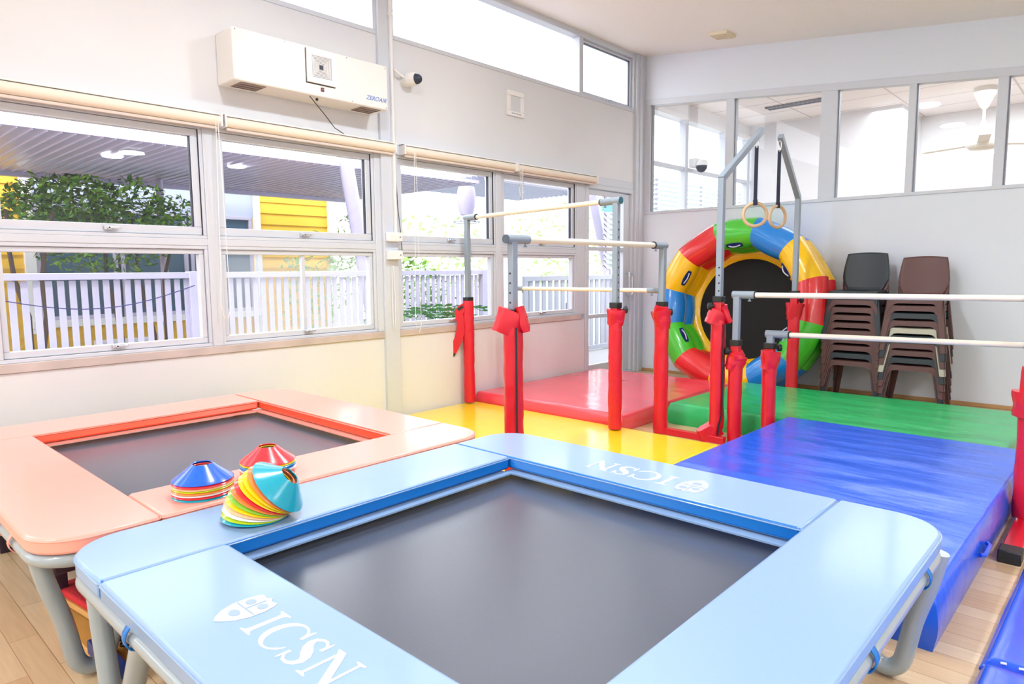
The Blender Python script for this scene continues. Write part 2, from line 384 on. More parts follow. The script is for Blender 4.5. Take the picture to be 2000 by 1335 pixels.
# air diffuser, fan, camera and added fill light in the next room
di = MB()
for k in range(2): di.box((-3.83, 9.20+.11*k, 3.385), (-3.0, 9.20+.11*k+.02, 3.41))
for k in range(15): di.box((-3.83+k*.057, 9.17, 3.392), (-3.83+k*.057+.008, 9.36, 3.409))
tag(ob('ceiling_diffuser', di, FRAMED), 'long slotted air diffuser in the tiled ceiling of the next room', 'air vent')
fan = thing('ceiling_fan', (-1.75, 9.6, 3.41), 'cream ceiling fan with bell canopy hanging in the next room', 'fan')
CR = mat('cream enamel', (226, 222, 212), .5)
fx, fy = -1.50, 10.1
fan.location = (fx, fy, 3.41)
part(fan, 'canopy', MB().lathe([(.001,3.41),(.12,3.41),(.11,3.33),(.045,3.18),(.02,3.15)], (fx,fy,0)), CR, smooth=True)
part(fan, 'rod', MB().cyl((fx,fy,3.2), (fx,fy,2.85), .016), CR, smooth=True)
part(fan, 'motor', MB().lathe([(.02,3.02),(.03,2.99),(.09,2.84),(.1,2.81),(.15,2.80),(.17,2.77),(.17,2.72),(.13,2.68),(.001,2.67)], (fx,fy,0)), CR, smooth=True)
for k in range(3):
    an = 2.1*k+math.radians(160); c, s_ = math.cos(an), math.sin(an); R3 = Matrix.Rotation(an, 3, 'Z')
    bl = MB(); bl.box((.12, -.06, 2.735), (.72, .06, 2.745)); bl.v = [R3@v+Vector((fx, fy, 0)) for v in bl.v]; part(fan, 'blade', bl, CR, bevel=.004)
sc = thing('security_camera', (-4.35, 8.45, 2.62), 'white dome camera fixed beside the windows of the next room', 'camera')
part(sc, 'base', MB().box((-4.51, 8.36, 2.60), (-4.40, 8.52, 2.72)), WHITE, bevel=.015)
part(sc, 'dome', MB().lathe([(.075,2.62),(.07,2.58),(.045,2.545),(.001,2.53)], (-4.36, 8.45, 0), 24), SEAL, smooth=True)
part(sc, 'shroud', MB().lathe([(.001,2.70),(.06,2.69),(.085,2.65),(.085,2.62),(.07,2.615)], (-4.36, 8.45, 0), 24), WHITE, smooth=True)
def area(name, loc, size, power, shape='DISK', color=(.88, .95, 1), rot=(0, 0, 0)):
    L = bpy.data.lights.new(name, 'AREA'); L.shape = shape; L.size = size; L.energy = power; L.color = color
    o = bpy.data.objects.new(name, L); COL.objects.link(o); o.location = loc; o.rotation_euler = rot; return o
area('next_room_fill', (-1.2, 9.3, 3.36), 3.2, 95, 'SQUARE')  # added soft fill light without any fixture
# ================================================================ CEILING LAMPS (main room)
def lamp(x, y, label):
    z = ceil_z(x)-.012
    t_ = thing('round_ceiling_light', (x, y, z), label, 'ceiling light', 'round ceiling lights behind the camera')
    a_ = part(t_, 'rim', MB().lathe([(.15,z+.014),(.18,z+.01),(.18,z-.012),(.165,z-.016)], (x,y,0), 32), WHITE, smooth=True)
    part(t_, 'diffuser', MB().lathe([(.001,z-.008),(.165,z-.008)], (x,y,0), 32), LAMPM)
    area('ceiling_lamp', (x, y, z-.03), .34, CEIL_LAMP_W)
for x in (-2.3, 1.7):  # the right-hand row is added for light fill
    for k_, y in enumerate((3.6, 1.8, 0.0, -1.8, -3.6, -5.3)):
        if (x, y) == (-2.3, 0.0): continue
        lamp(x, y, 'round white ceiling light %s, %s row from the back wall' % ({-2.3: 'on the window side', 1.7: 'added as fill on the right side'}[x], ('first', 'second', 'third', 'fourth', 'fifth', 'sixth')[k_]))
v1 = ceil_z(-3.26)
vent = thing('ceiling_vent', (-3.26, 6.70, v1), 'small square cream vent on the sloping ceiling near the back wall', 'vent')
vm = MB().box((-3.36, 6.6, v1-.03), (-3.16, 6.8, v1+.005), rot=Matrix.Rotation(math.radians(6.84), 3, 'Y')); part(vent, 'cover', vm, mat('aged cream plastic', (232, 222, 196), .6), bevel=.006)
vm = MB()
for k in range(4): vm.box((-3.345, 6.62+.045*k, v1-.034), (-3.175, 6.635+.045*k, v1-.028), rot=Matrix.Rotation(math.radians(6.84), 3, 'Y'), c=(-3.26, 6.7, v1-.0125))
part(vent, 'louvre', vm, mat('vent shadow cream', (214, 202, 176), .6))  # cream darkened to paint shade on the louvre strips
# ================================================================ WALL MOUNTED THINGS ON THE WINDOW WALL
def blind(y0, y1, label, chain=None):
    r = .034; x, z = XL+.05, 2.235
    t_ = thing('roller_blind', (x, y0, z), label, 'blind', 'rolled blinds along the window heads')
    part(t_, 'roll', MB().cyl((x, y0+.012, z), (x, y1-.012, z), r, 20), BLINDM, smooth=True)
    part(t_, 'bottom_bar', MB().box((x-.012, y0+.02, z-r-.02), (x+.008, y1-.02, z-r-.002)), mat('blind hem bar', (222, 208, 198), .5), bevel=.003)
    part(t_, 'headrail', MB().box((XL, y0, z+r+.002), (x+.02, y1, z+r+.012)), WHITE, bevel=.002)
    for y in (y0, y1-.012):
        part(t_, 'bracket', MB().box((XL, y, z-r-.004), (x+r+.004, y+.012, z+r+.012)), WHITE, bevel=.003)
    if chain:
        yy, zb = chain; c = MB(); x2 = x+.03
        c.tube([(x2, yy, z+.02), (x2+.004, yy-.008, z-.3), (x2, yy-.02, zb+.3), (x2, yy-.03, zb+.1), (x2, yy-.012, zb+.01), (x2, yy+.012, zb), (x2, yy+.035, zb+.06), (x2, yy+.03, zb+.3), (x2+.004, yy+.018, z-.3), (x2, yy+.012, z+.02)], .0025, 6)
        part(t_, 'chain', c, WHITE, smooth=True)
blind(.72, 2.035, 'rolled cream blind above the big left window by the tree', None)
blind(2.05, 3.44, 'rolled cream blind under the air purifier box', (1.99, .95))
blind(3.52, 4.88, 'rolled cream blind right of the tall grey column', (3.62, .74))
blind(4.89, 6.20, 'rolled cream blind ending beside the glass door', (4.93, 1.95))
# cord pulls by the column
ch = MB(); xx = XL+.045
ch.tube([(xx, 3.39, 1.3), (xx, 3.385, 1.0), (xx, 3.39, .80), (xx, 3.40, .775), (xx, 3.41, .80), (xx, 3.415, 1.0), (xx, 3.405, 1.3)], .003, 6)
tag(ob('pull_cord', ch, WHITE, smooth=True), 'looped white cord hanging from the boxes on the grey column', 'cord')
# air purifier
ax = XL+.235; ay0, ay1, az0, az1 = 2.05, 3.25, 2.47, 2.795
ac = thing('air_purifier', (XL, ay0, az0), 'long white wall box with square grille above the left windows', 'air purifier')
part(ac, 'housing', MB().box((XL, ay0, az0), (ax, ay1, az1)), WHITEM, bevel=.008)
gy, gz, gs = 2.675, 2.665, .112
part(ac, 'grille_backing', MB().box((ax, gy-gs-.004, gz-gs-.006), (ax+.004, gy+gs, gz+gs)), mat('grille gap', (60, 66, 62), .6))
gp = MB(); frame_rect(gp, ax+.003, ax+.016, gy-gs, gy+gs+.004, gz-gs, gz+gs, .036)
for k in range(8):
    r_ = .076-.0085*k; frame_rect(gp, ax+.004, ax+.013-.0004*k, gy-r_, gy+r_, gz-r_, gz+r_, .0048)
part(ac, 'grille', gp, WHITE)
part(ac, 'grille_hub', MB().box((ax+.003, gy-.014, gz-.014), (ax+.015, gy+.014, gz+.014)), SEAL, bevel=.002)
gg = MB(); gg.box((ax+.001, gy-.078, gz-.078), (ax+.005, gy+.078, gz+.078)); part(ac, 'grille_gap_shade', gg, mat('grille grey', (64, 70, 78), .7))  # dark sheet paints the shade in the grille gaps
part(ac, 'switch', MB().box((ax, gy-.003, gz-gs-.046), (ax+.008, gy+.02, gz-gs-.02)), mat('maroon rocker', (110, 34, 44), .4), bevel=.002)
sw = MB(); sw.box((ax+.008, gy+.006, gz-gs-.037), (ax+.009, gy+.011, gz-gs-.029)); part(ac, 'switch_mark', sw, PRINT)
for y in (ay0+.06, ay1-.22):
    v = MB(); v.box((XL+.06, y, az0-.004), (ax-.03, y+.17, az0+.001)); part(ac, 'outlet', v, mat('outlet brown grey', (146, 130, 126), .6))
    q = MB()
    for k in range(3): q.box((XL+.07+.045*k, y+.01, az0-.007), (XL+.078+.045*k, y+.16, az0-.003))
    part(ac, 'outlet_louvre', q, mat('outlet louvre', (106, 92, 92), .6))
for y, z in ((ay0+.02, az1-.015), (ay0+.36, az1-.015), (ay0+.84, az1-.015), (ay1-.02, az1-.02), (ay1-.02, az0+.015), (ay0+.88, az0+.015)):
    part(ac, 'screw', MB().cyl((ax, y, z), (ax+.003, y, z), .004, 8), FRAMED)
part(ac, 'knob', MB().cyl((ax-.06, gy-.0, az0), (ax-.06, gy, az0-.014), .009, 10), BLACK)
def text_mesh(body, size, mat_, loc, rot, parent, name, shear=0, ext=.0008):
    c = bpy.data.curves.new(name, 'FONT'); c.body = body; c.size = size; c.shear = shear; c.extrude = ext; c.align_x = 'CENTER'; c.align_y = 'CENTER'
    o = bpy.data.objects.new(name+'_tmp', c); COL.objects.link(o)
    bpy.context.view_layer.update()
    me = bpy.data.meshes.new_from_object(o.evaluated_get(bpy.context.evaluated_depsgraph_get())); bpy.data.objects.remove(o)
    me.materials.clear(); me.materials.append(mat_)
    r = bpy.data.objects.new(name, me); COL.objects.link(r); r.parent = parent
    rl = Vector(parent.location) if parent else Vector()
    r.location = Vector(loc)-rl; r.rotation_euler = rot; return r
text_mesh('ZEROAIR', .045, mat('logo blue', (84, 130, 204), .5), (ax+.0012, 3.14, 2.535), (math.pi/2, 0, math.pi/2), ac, 'logo', .35)
cb = MB(); cb.tube([(ax-.03, 2.60, az0), (ax-.03, 2.63, 2.44), (ax-.08, 2.75, 2.37), (ax-.15, 2.87, 2.31), (XL+.05, 2.97, 2.285)], .003, 6); part(ac, 'cable', cb, BLACK, smooth=True)
# trunking along the grey column
tr = MB(); tr.box((XL+.03, 3.425, 1.56), (XL+.055, 3.447, 3.74)); tr.box((XL+.028, 3.42, 3.26), (XL+.062, 3.452, 3.285))
tag(ob('cable_trunking', tr, WHITE, bevel=.003), 'thin white vertical cable trunking running down the grey column', 'trunking')
cw = MB(); cw.tube([(XL+.012, 3.468, 2.19), (XL+.012, 3.478, 2.0), (XL+.012, 3.492, 1.75), (XL+.03, 3.50, 1.55), (XL+.035, 3.505, 1.40)], .003, 6)
tag(ob('black_wire', cw, BLACK, smooth=True), 'thin black wire running down beside the grey column', 'wire')
for z, lb in ((1.53, 'small white junction box on the grey column, the upper one'), (1.385, 'small white socket box on the grey column, the lower one')):
    bx_ = thing('junction_box', (XL+.03, 3.40, z), lb, 'electrical box')
    part(bx_, 'cover', MB().box((XL+.03, 3.345, z-.036), (XL+.085, 3.475, z+.036)), WHITE, bevel=.005)
    q = MB(); q.cyl((XL+.085, 3.45, z), (XL+.088, 3.45, z), .007, 8); part(bx_, 'screw', q, FRAMED)
# dome camera by the column
sc = thing('security_camera', (XL, 3.56, 2.80), 'white bracket mounted dome camera right of the grey column', 'camera')
part(sc, 'arm', MB().tube([(XL+.04, 3.46, 2.86), (XL+.05, 3.50, 2.83), (XL+.05, 3.56, 2.81)], .011, 10), WHITE, smooth=True)
part(sc, 'base', MB().cyl((XL+.0, 3.60, 2.80), (XL+.07, 3.60, 2.80), .05, 20), WHITE, smooth=True)
part(sc, 'body', MB().tube([(XL+.05, 3.60, 2.80), (XL+.09, 3.615, 2.80), (XL+.12, 3.625, 2.80)], [.052, .056, .045], 20), WHITE, smooth=True)
q = MB()
for i in range(7):
    a0 = i/6*math.pi/2
q.tube([(XL+.115, 3.623, 2.80), (XL+.14, 3.635, 2.797), (XL+.158, 3.643, 2.795), (XL+.166, 3.647, 2.794)], [.042, .038, .024, .004], 20); part(sc, 'lens_dome', q, SEAL, smooth=True)
# small wall vent
ev = thing('wall_vent', (XL, 4.93, 2.84), 'small white rectangular vent panel on the wall above the second windows', 'vent')
q = MB(); frame_rect(q, XL, XL+.022, 4.815, 5.05, 2.725, 2.958, .045); part(ev, 'frame', q, WHITE, bevel=.004)
part(ev, 'panel', MB().box((XL, 4.86, 2.77), (XL+.012, 5.005, 2.913)), mat('pale grey panel', (214, 218, 222), .5))
q = MB()
for k in range(6): q.box((XL+.022, 4.87+.024*k, 2.742), (XL+.0235, 4.884+.024*k, 2.752))
part(ev, 'slot', q, FRAMED)

# ================================================================ MATS
def soft_mat(name, x0, x1, y0, y1, z0, z1, m, label, rot=0, amp=.006, seed=0, crown=.012, nx=40, corners=None, group=None, wr=(2., 5.)):
    """thick vinyl mat: rounded edges, slack cover with wrinkles"""
    mb = MB(); cx, cy = (x0+x1)/2, (y0+y1)/2; R = .02
    def top(u, v):
        x = x0+(x1-x0)*u; y = y0+(y1-y0)*v
        e = min(u*(x1-x0), (1-u)*(x1-x0), v*(y1-y0), (1-v)*(y1-y0))
        k = min(1, e/R); z = z1-R*(1-math.sqrt(max(0, 1-(1-k)**2)))*.9
        kk = min(1, e/.12); w_ = noise.noise(Vector((x*wr[0]+seed, y*wr[1], seed)))+.5*noise.noise(Vector((x*wr[0]*3, y*wr[1]*2.4+seed, 3)))
        z += kk*(w_*amp)+crown*4*u*(1-u)*4*v*(1-v)*.25
        return (x, y, z)
    nxx, nyy = max(30, int((x1-x0)/.03)), max(30, int((y1-y0)/.03))
    us = sorted(set([0, .004, .009, .014]+[i/nxx for i in range(1, nxx)]+[.986, .991, .996, 1])); vs_ = sorted(set([0, .004, .009, .014]+[i/nyy for i in range(1, nyy)]+[.986, .991, .996, 1]))
    nu, nv = len(us), len(vs_)
    V = [top(u, v) for v in vs_ for u in us]
    mb.add(V, [(j*nu+i, j*nu+i+1, (j+1)*nu+i+1, (j+1)*nu+i) for j in range(nv-1) for i in range(nu-1)])
    ring = [(i, 0) for i in range(nu)]+[(nu-1, j) for j in range(1, nv)]+[(i, nv-1) for i in range(nu-2, -1, -1)]+[(0, j) for j in range(nv-2, 0, -1)]
    L = len(ring); lv = 6
    tops = [Vector(V[j*nu+i]) for i, j in ring]; c = Vector((cx, cy, 0)); allv = []
    for k in range(lv+1):
        t_ = k/lv
        for (i, j), p in zip(ring, tops):
            ux = -1 if i == 0 else (1 if i == nu-1 else 0); uy = -1 if j == 0 else (1 if j == nv-1 else 0)
            bul = .012*math.sin(math.pi*t_)+(.004*noise.noise(Vector((p.x*3, p.y*3, t_*2+seed))) if 0 < k < lv else 0)
            allv.append((p.x+ux*bul, p.y+uy*bul, p.z+(z0-p.z)*t_))
    fs = [(k*L+i, (k+1)*L+i, (k+1)*L+(i+1) % L, k*L+(i+1) % L) for k in range(lv) for i in range(L)]
    fs.append(tuple(lv*L+i for i in range(L)))
    mb.add(allv, fs)
    mb.v = [Vector(v) for v in mb.v]
    if rot:
        Rz = Matrix.Rotation(rot, 3, 'Z'); mb.v = [Rz@(v-c)+c for v in mb.v]
    root = thing(name, (cx, cy, z0), label, 'mat', group)
    me = part(root, 'cover', mb, m, smooth=True)
    bm = bmesh.new(); bm.from_mesh(me.data); bmesh.ops.remove_doubles(bm, verts=bm.verts, dist=.0005); bmesh.ops.recalc_face_normals(bm, faces=bm.faces); bm.to_mesh(me.data); bm.free()
    return root
ymat = soft_mat('gym_mat', -4.47, -2.04, 2.35, 4.30, 0, .05, YELMAT, 'thin yellow floor mat behind the two trampolines', amp=.003, seed=3, crown=0, wr=(3, 1.2))
rmat = soft_mat('gym_mat', -4.47, -2.86, 4.335, 6.28, 0, .135, REDMAT, 'glossy red mat under the tall bars beside the glass door', amp=.004, seed=5)
gmat = soft_mat('gym_mat', -2.74, -.50, 4.84, 6.2, 0, .17, GREENMAT, 'green mat in front of the stacked chairs', amp=.006, seed=9)
bmat = soft_mat('gym_mat', -1.79, -.40, 2.46, 4.80, 0, .20, BLUEMAT, 'thick royal blue crash mat between blue trampoline and green mat', amp=.008, seed=12, rot=math.radians(-.6), crown=.02, wr=(1.0, 4.5))
tg = MB().box((-.51, 2.446, .085), (-.485, 2.452, .125)); part(bmat, 'side_tag', tg, BLACK, bevel=.002)
hd = MB(); hd.tube([(-.385, 3.12, .12), (-.372, 3.14, .118), (-.371, 3.26, .118), (-.384, 3.28, .12)], .009, 8); part(bmat, 'carry_handle', hd, BLUEMAT2, smooth=True)
f1 = soft_mat('folding_mat', -.262, .42, 2.42, 3.40, 0, .05, BLUEMAT2, 'royal blue folding mat panel with stitched edge at the lower right', amp=.003, seed=21, crown=.01, rot=math.radians(-1))
f1['category'] = 'mat'
f2 = soft_mat('folding_mat', -.275, .42, 1.42, 2.395, 0, .055, BLUEMAT2, 'royal blue folding mat panel nearest the camera at the right edge', amp=.003, seed=22, crown=.01, rot=math.radians(-1))
THR = mat('white thread', (225, 232, 245), .6)
for k in range(14): part(f1, 'stitch', MB().cyl((-.23+.045*k, 2.425, .051), (-.215+.045*k, 2.425, .053), .004, 6), THR)

# ================================================================ TRAMPOLINES
def lettering():
    """white serif ICSN with shield, unit cap height 1, baseline y=0; returns list of (polys, kind)"""
    P = []
    def poly(pts, k='l'): P.append((pts, k))
    poly([(0,0),(.42,0),(.42,.035),(.30,.09),(.28,.16),(.28,.84),(.30,.91),(.42,.965),(.42,1),(0,1),(0,.965),(.12,.91),(.14,.84),(.14,.16),(.12,.09),(0,.035)])
    # C : crescent
    def arc(cx, cy, rx, ry, a0, a1, n): return [(cx+rx*math.cos(math.radians(a0+(a1-a0)*i/n)), cy+ry*math.sin(math.radians(a0+(a1-a0)*i/n))) for i in range(n+1)]
    o = arc(1.02, .5, .50, .53, 42, 318, 40); i_ = arc(1.06, .5, .36, .47, 318, 42, 40)
    poly(o+i_); poly([(1.36,.66),(1.44,.66),(1.43,1.02),(1.40,1.02),(1.32,.84)]); poly([(1.36,.10),(1.46,.28),(1.42,.30),(1.33,.14)])
    # S : variable stroke
    cl = [(2.10,.78),(2.05,.90),(1.92,.975),(1.78,.96),(1.68,.87),(1.67,.75),(1.76,.62),(1.92,.50),(2.06,.38),(2.12,.25),(2.06,.11),(1.93,.03),(1.77,.04),(1.66,.13),(1.62,.25)]
    wd = [.02,.03,.035,.04,.06,.085,.11,.13,.11,.085,.06,.04,.035,.03,.02]
    pts = []
    for k in range(len(cl)):
        a = Vector(cl[max(k-1, 0)]); b = Vector(cl[min(k+1, len(cl)-1)]); d_ = (b-a).normalized(); nn = Vector((-d_.y, d_.x))
        pts.append((Vector(cl[k])+nn*wd[k], Vector(cl[k])-nn*wd[k]))
    for k in range(len(pts)-1): poly([tuple(pts[k][0]), tuple(pts[k+1][0]), tuple(pts[k+1][1]), tuple(pts[k][1])])
    poly([(2.05,.70),(2.15,.70),(2.14,1.02),(2.11,1.02),(2.06,.86)]); poly([(1.58,-.02),(1.61,-.02),(1.66,.14),(1.67,.30),(1.58,.30)])
    # N
    poly([(2.34,0),(2.62,0),(2.62,.035),(2.52,.08),(2.52,.86),(2.44,.95),(2.44,.08),(2.34,.035)])
    poly([(2.34,1),(2.58,1),(3.16,.22),(3.16,-.02),(3.10,-.02),(2.48,.84),(2.34,.96)])
    poly([(3.10,-.02),(3.17,-.02),(3.17,.92),(3.27,.965),(3.27,1),(2.99,1),(2.99,.965),(3.10,.92)])
    # shield
    sh = [(-1.12,.98),(-1.05,1.10),(-.84,1.06),(-.72,1.16),(-.60,1.06),(-.39,1.10),(-.32,.98),(-.26,.72),(-.27,.38),(-.38,.08),(-.56,-.14),(-.72,-.26),(-.88,-.14),(-1.06,.08),(-1.17,.38),(-1.18,.72)]
    poly(sh, 'c')
    def ell(cx, cy, rx, ry): return [(cx+rx*math.cos(a*math.pi/8), cy+ry*math.sin(a*math.pi/8)) for a in range(16)]
    poly(ell(-.93, .72, .13, .12), 'd'); poly(ell(-.52, .80, .13, .12), 'd'); poly(ell(-.72, .22, .16, .12), 'd'); poly([(-1.12,.50),(-.32,.50),(-.32,.47),(-1.12,.47)], 'd'); poly([(-.74,.98),(-.70,.98),(-.70,.5),(-.74,.5)], 'd')
    return P
LET = lettering()
def rounded_poly(x0, x1, y0, y1, rad):
    """rad: dict corner-> radius ; corners (sx,sy)"""
    out = []
    for sx, sy, a0 in ((1, 1, 0), (-1, 1, 90), (-1, -1, 180), (1, -1, 270)):
        r = rad.get((sx, sy), .012); cx = (x1-r) if sx > 0 else (x0+r); cy = (y1-r) if sy > 0 else (y0+r)
        n_ = 10 if r > .03 else 2
        for i in range(n_+1):
            a = math.radians(a0+90*i/n_); out.append((cx+r*math.cos(a), cy+r*math.sin(a)))
    return out
def trampoline(x0, x1, y0, y1, i0, i1, j0, j1, zt, m1, m2, label, leg_axis, letters=None, strapm=PADB2, col='blue'):
    root = thing('trampoline', ((x0+x1)/2, (y0+y1)/2, 0), label, 'trampoline')
    th = .05; z0 = zt-th; g = .003; RC = .15
    specs = [((x0, i1-g, j1, y1), {(-1, 1): RC}, (0, -1)), ((i1, x1, j0+g, y1), {(1, 1): RC}, (-1, 0)),
             ((i0+g, x1, y0, j0), {(1, -1): RC}, (0, 1)), ((x0, i0, y0, j1-g), {(-1, -1): RC}, (1, 0))]
    pads = []
    for (a, b, c, d_), rad, inn in specs:
        pl = rounded_poly(a, b, c, d_, rad); mb = MB(); mb.prism(pl, z0, zt)
        for k, f in enumerate(mb.f):
            if len(f) == 4:
                vv = [mb.v[i] for i in f]; mx_ = sum((v.x for v in vv))/4; my_ = sum((v.y for v in vv))/4
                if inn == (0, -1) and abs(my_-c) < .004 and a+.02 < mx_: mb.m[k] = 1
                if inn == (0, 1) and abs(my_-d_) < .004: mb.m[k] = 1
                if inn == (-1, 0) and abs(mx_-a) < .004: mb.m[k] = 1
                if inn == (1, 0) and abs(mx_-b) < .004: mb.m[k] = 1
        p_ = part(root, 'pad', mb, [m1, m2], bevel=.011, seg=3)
        pads.append(p_)
        # piping seam just below the top edge
        pp = [(x_, y_, zt-.009) for x_, y_ in rounded_poly(a-.0006, b+.0006, c-.0006, d_+.0006, rad)]
        ob('piping', MB().tube(pp, .0022, 6, closed=True), m1, parent=p_, off=root.location, smooth=True)
    # skirt under the inner edges
    sk = MB(); zs = z0-.004; w_ = .035
    for (a, b, c, d_) in ((i0, i1, j1-w_, j1+.04), (i0, i1, j0-.04, j0+w_*.4), (i0-.04, i0+w_, j0+w_*.4, j1-w_), (i1-w_*.4, i1+.04, j0+w_*.4, j1-w_)):
        sk.box((a, c, zs-.006), (b, d_, zs))
    part(root, 'skirt', sk, m1)
    bed = MB(); zb = z0-.03
    bed.grid(lambda u, v: (i0-.05+(i1-i0+.1)*u, j0-.05+(j1-j0+.1)*v, zb-.012*(4*u*(1-u)*4*v*(1-v))), 24, 24)
    part(root, 'jump_bed', bed, BED, smooth=True)
    # tube frame
    fz = zt-.072; fr_ = .0205; o_ = .017
    pl = rounded_poly(x0+o_, x1-o_, y0+o_, y1-o_, {(1,1): .135, (-1,1): .135, (-1,-1): .135, (1,-1): .135})
    part(root, 'frame', MB().tube([(a, b, fz) for a, b in pl], fr_, 14, closed=True), GREYT, smooth=True)
    # U shaped legs
    def leg(ax_, corner, fixed, dirn):
        lr = .026
        P2 = [(0, fz), (.02, fz-.1), (.055, .20), (.075, .085), (.09, .048), (.115, .030), (.145, .036), (.165, .06), (.185, .11), (.235, .22), (.33, fz-.04), (.36, fz)]
        Q = []
        for i in range(len(P2)-1):
            for k in range(4):
                t_ = k/4; a = P2[max(i-1, 0)]; b = P2[i]; c = P2[i+1]; d_ = P2[min(i+2, len(P2)-1)]
                f = lambda q0, q1, q2, q3: .5*((2*q1)+(-q0+q2)*t_+(2*q0-5*q1+4*q2-q3)*t_*t_+(-q0+3*q1-3*q2+q3)*t_**3)
                Q.append((f(a[0], b[0], c[0], d_[0]), max(lr, f(a[1], b[1], c[1], d_[1]))))
        Q.append(P2[-1])
        pts = [((corner+dirn*s_, fixed, z) if ax_ == 'x' else (fixed, corner+dirn*s_, z)) for s_, z in Q]
        part(root, 'leg', MB().tube(pts, lr, 14), GREYT, smooth=True)
    if leg_axis == 'x':
        for yy in (y0+.035, y1-.075):
            leg('x', x0+.17, yy, 1); leg('x', x1-.012, yy, -1)
    else:
        for xx in (x0+.12, x1-.15):
            leg('y', y0+.03, xx, 1); leg('y', y1-.03, xx, -1)
    # pad straps round the frame
    def strap(x_, y_, along):
        s = MB(); pts = []
        for k in range(14):
            a = 2*math.pi*k/14; e = .029; pts.append((x_+(e*math.cos(a) if along == 'y' else 0), y_+(e*math.cos(a) if along == 'x' else 0), fz+.004+e*1.15*math.sin(a)))
        vs = []; hw = .011
        for p_ in pts:
            for q in (-hw, hw): vs.append((p_[0]+(q if along == 'x' else 0), p_[1]+(q if along == 'y' else 0), p_[2]))
        n_ = len(pts); s.add(vs, [(2*k, 2*k+1, (2*k+3) % (2*n_), (2*k+2) % (2*n_)) for k in range(n_)])
        o = part(root, 'strap', s, strapm, smooth=True); md = o.modifiers.new('s', 'SOLIDIFY'); md.thickness = .003
    strap(x0+.53, y0+o_, 'x'); strap(x1-.5, y0+o_, 'x'); strap(x1-o_, y1-.30, 'y'); strap(x1-o_, y1-.80, 'y'); strap(x0+o_, y0+.5, 'y'); strap(x0+o_, y1-.5, 'y'); strap(x0+.5, y1-o_, 'x'); strap(x1-.5, y1-o_, 'x')
    if col == 'orange': strap(x1-.30, y0+o_, 'x')
    if letters:
        for pad, ox, oy, sc_, sg in letters:
            for kind, mt, hz in (('l', PRINT, .0008), ('c', CRESTM if col == 'blue' else CREST2, .0008), ('d', PRINT2, .0013)):
                q = MB()
                for li, (pl, k) in enumerate(LET):
                    if k == kind: q.prism([(ox+sg*sc_*a, oy+sg*sc_*b) for a, b in pl], zt-.001, zt+hz+li*.00002)
                nm = {'l': 'lettering', 'c': 'crest', 'd': 'crest_detail'}[kind]
                ob(nm, q, mt, parent=pads[pad], off=root.location)
    return root
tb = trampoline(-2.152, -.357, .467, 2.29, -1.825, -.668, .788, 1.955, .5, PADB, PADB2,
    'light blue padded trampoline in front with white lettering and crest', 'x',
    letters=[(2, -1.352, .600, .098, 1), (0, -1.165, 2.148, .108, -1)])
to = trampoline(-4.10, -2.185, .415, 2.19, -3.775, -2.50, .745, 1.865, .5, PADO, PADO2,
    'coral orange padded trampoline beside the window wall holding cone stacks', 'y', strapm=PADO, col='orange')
# ================================================================ CONES
def cone_mesh():
    r0, r1, h, t_ = .031, .099, .052, .0016
    prof = [(r0, h-.002), (r0+.002, h), (r0+.006, h-.003), (.062, .028), (.088, .009), (r1-.004, .0035), (r1, 0), (r1-.001, -.0016), (.087, .0065), (.06, .0255), (r0+.004, h-.006)]
    return MB().lathe(prof, n=48, close=True)
CM = {}
def cone_col(n, rgb):
    if n not in CM: CM[n] = mat('cone '+n, rgb, .22, coat=.5)
    return CM[n]
CC = {'blue': (0, 96, 214), 'red': (232, 44, 56), 'orange': (255, 138, 62), 'yellow': (250, 214, 10), 'lime': (186, 212, 12), 'white': (238, 238, 234), 'teal': (0, 164, 190), 'peach': (255, 200, 150), 'green': (140, 205, 60)}
proto = ob('disc_cone', cone_mesh(), cone_col('blue', CC['blue']), smooth=True)
first = [True]
ordn = ['lowest', 'second', 'third', 'fourth', 'fifth', 'sixth', 'seventh', 'eighth', 'ninth', 'tenth', 'eleventh']
def cone(c, loc, rot, label, group):
    if first[0]: o = proto; first[0] = False
    else: o = proto.copy(); COL.objects.link(o)
    o.material_slots[0].link = 'OBJECT'; o.material_slots[0].material = cone_col(c, CC[c])
    o.location = loc; o.rotation_euler = rot; tag(o, label, 'cone', group)
def cstack(cx, cy, z, cols, where, dz=.0088, tilt=0, group=''):
    for k, c in enumerate(cols):
        top = k == len(cols)-1
        lb = ('%s disc cone on top, %s' % (c, where)) if top else ('%s disc cone, %s from the bottom, %s' % (c, ordn[k] if k else 'first', where))
        cone(c, (cx+random.uniform(-.0015, .0015), cy+random.uniform(-.0015, .0015), z+.0018+k*dz), (tilt*(k/len(cols)), random.uniform(-.01, .01), 0), lb, group)
cstack(-2.305, .925, .5, ['teal', 'red', 'white', 'orange', 'lime', 'peach', 'red', 'blue'], 'in the stack left of the three', dz=.0075, group='cones in the blue topped stack')
cstack(-2.33, 1.175, .5, ['yellow', 'orange', 'red', 'orange', 'white', 'blue', 'teal', 'yellow', 'red'], 'in the stack at the back', dz=.0075, group='cones in the red topped stack')
cols = ['teal', 'lime', 'white', 'peach', 'yellow', 'green', 'orange', 'red', 'yellow', 'yellow', 'orange', 'teal']
nC = len(cols)
axis = Vector((_R.x, _R.y, 0)).normalized()      # they fan over towards the right of the picture
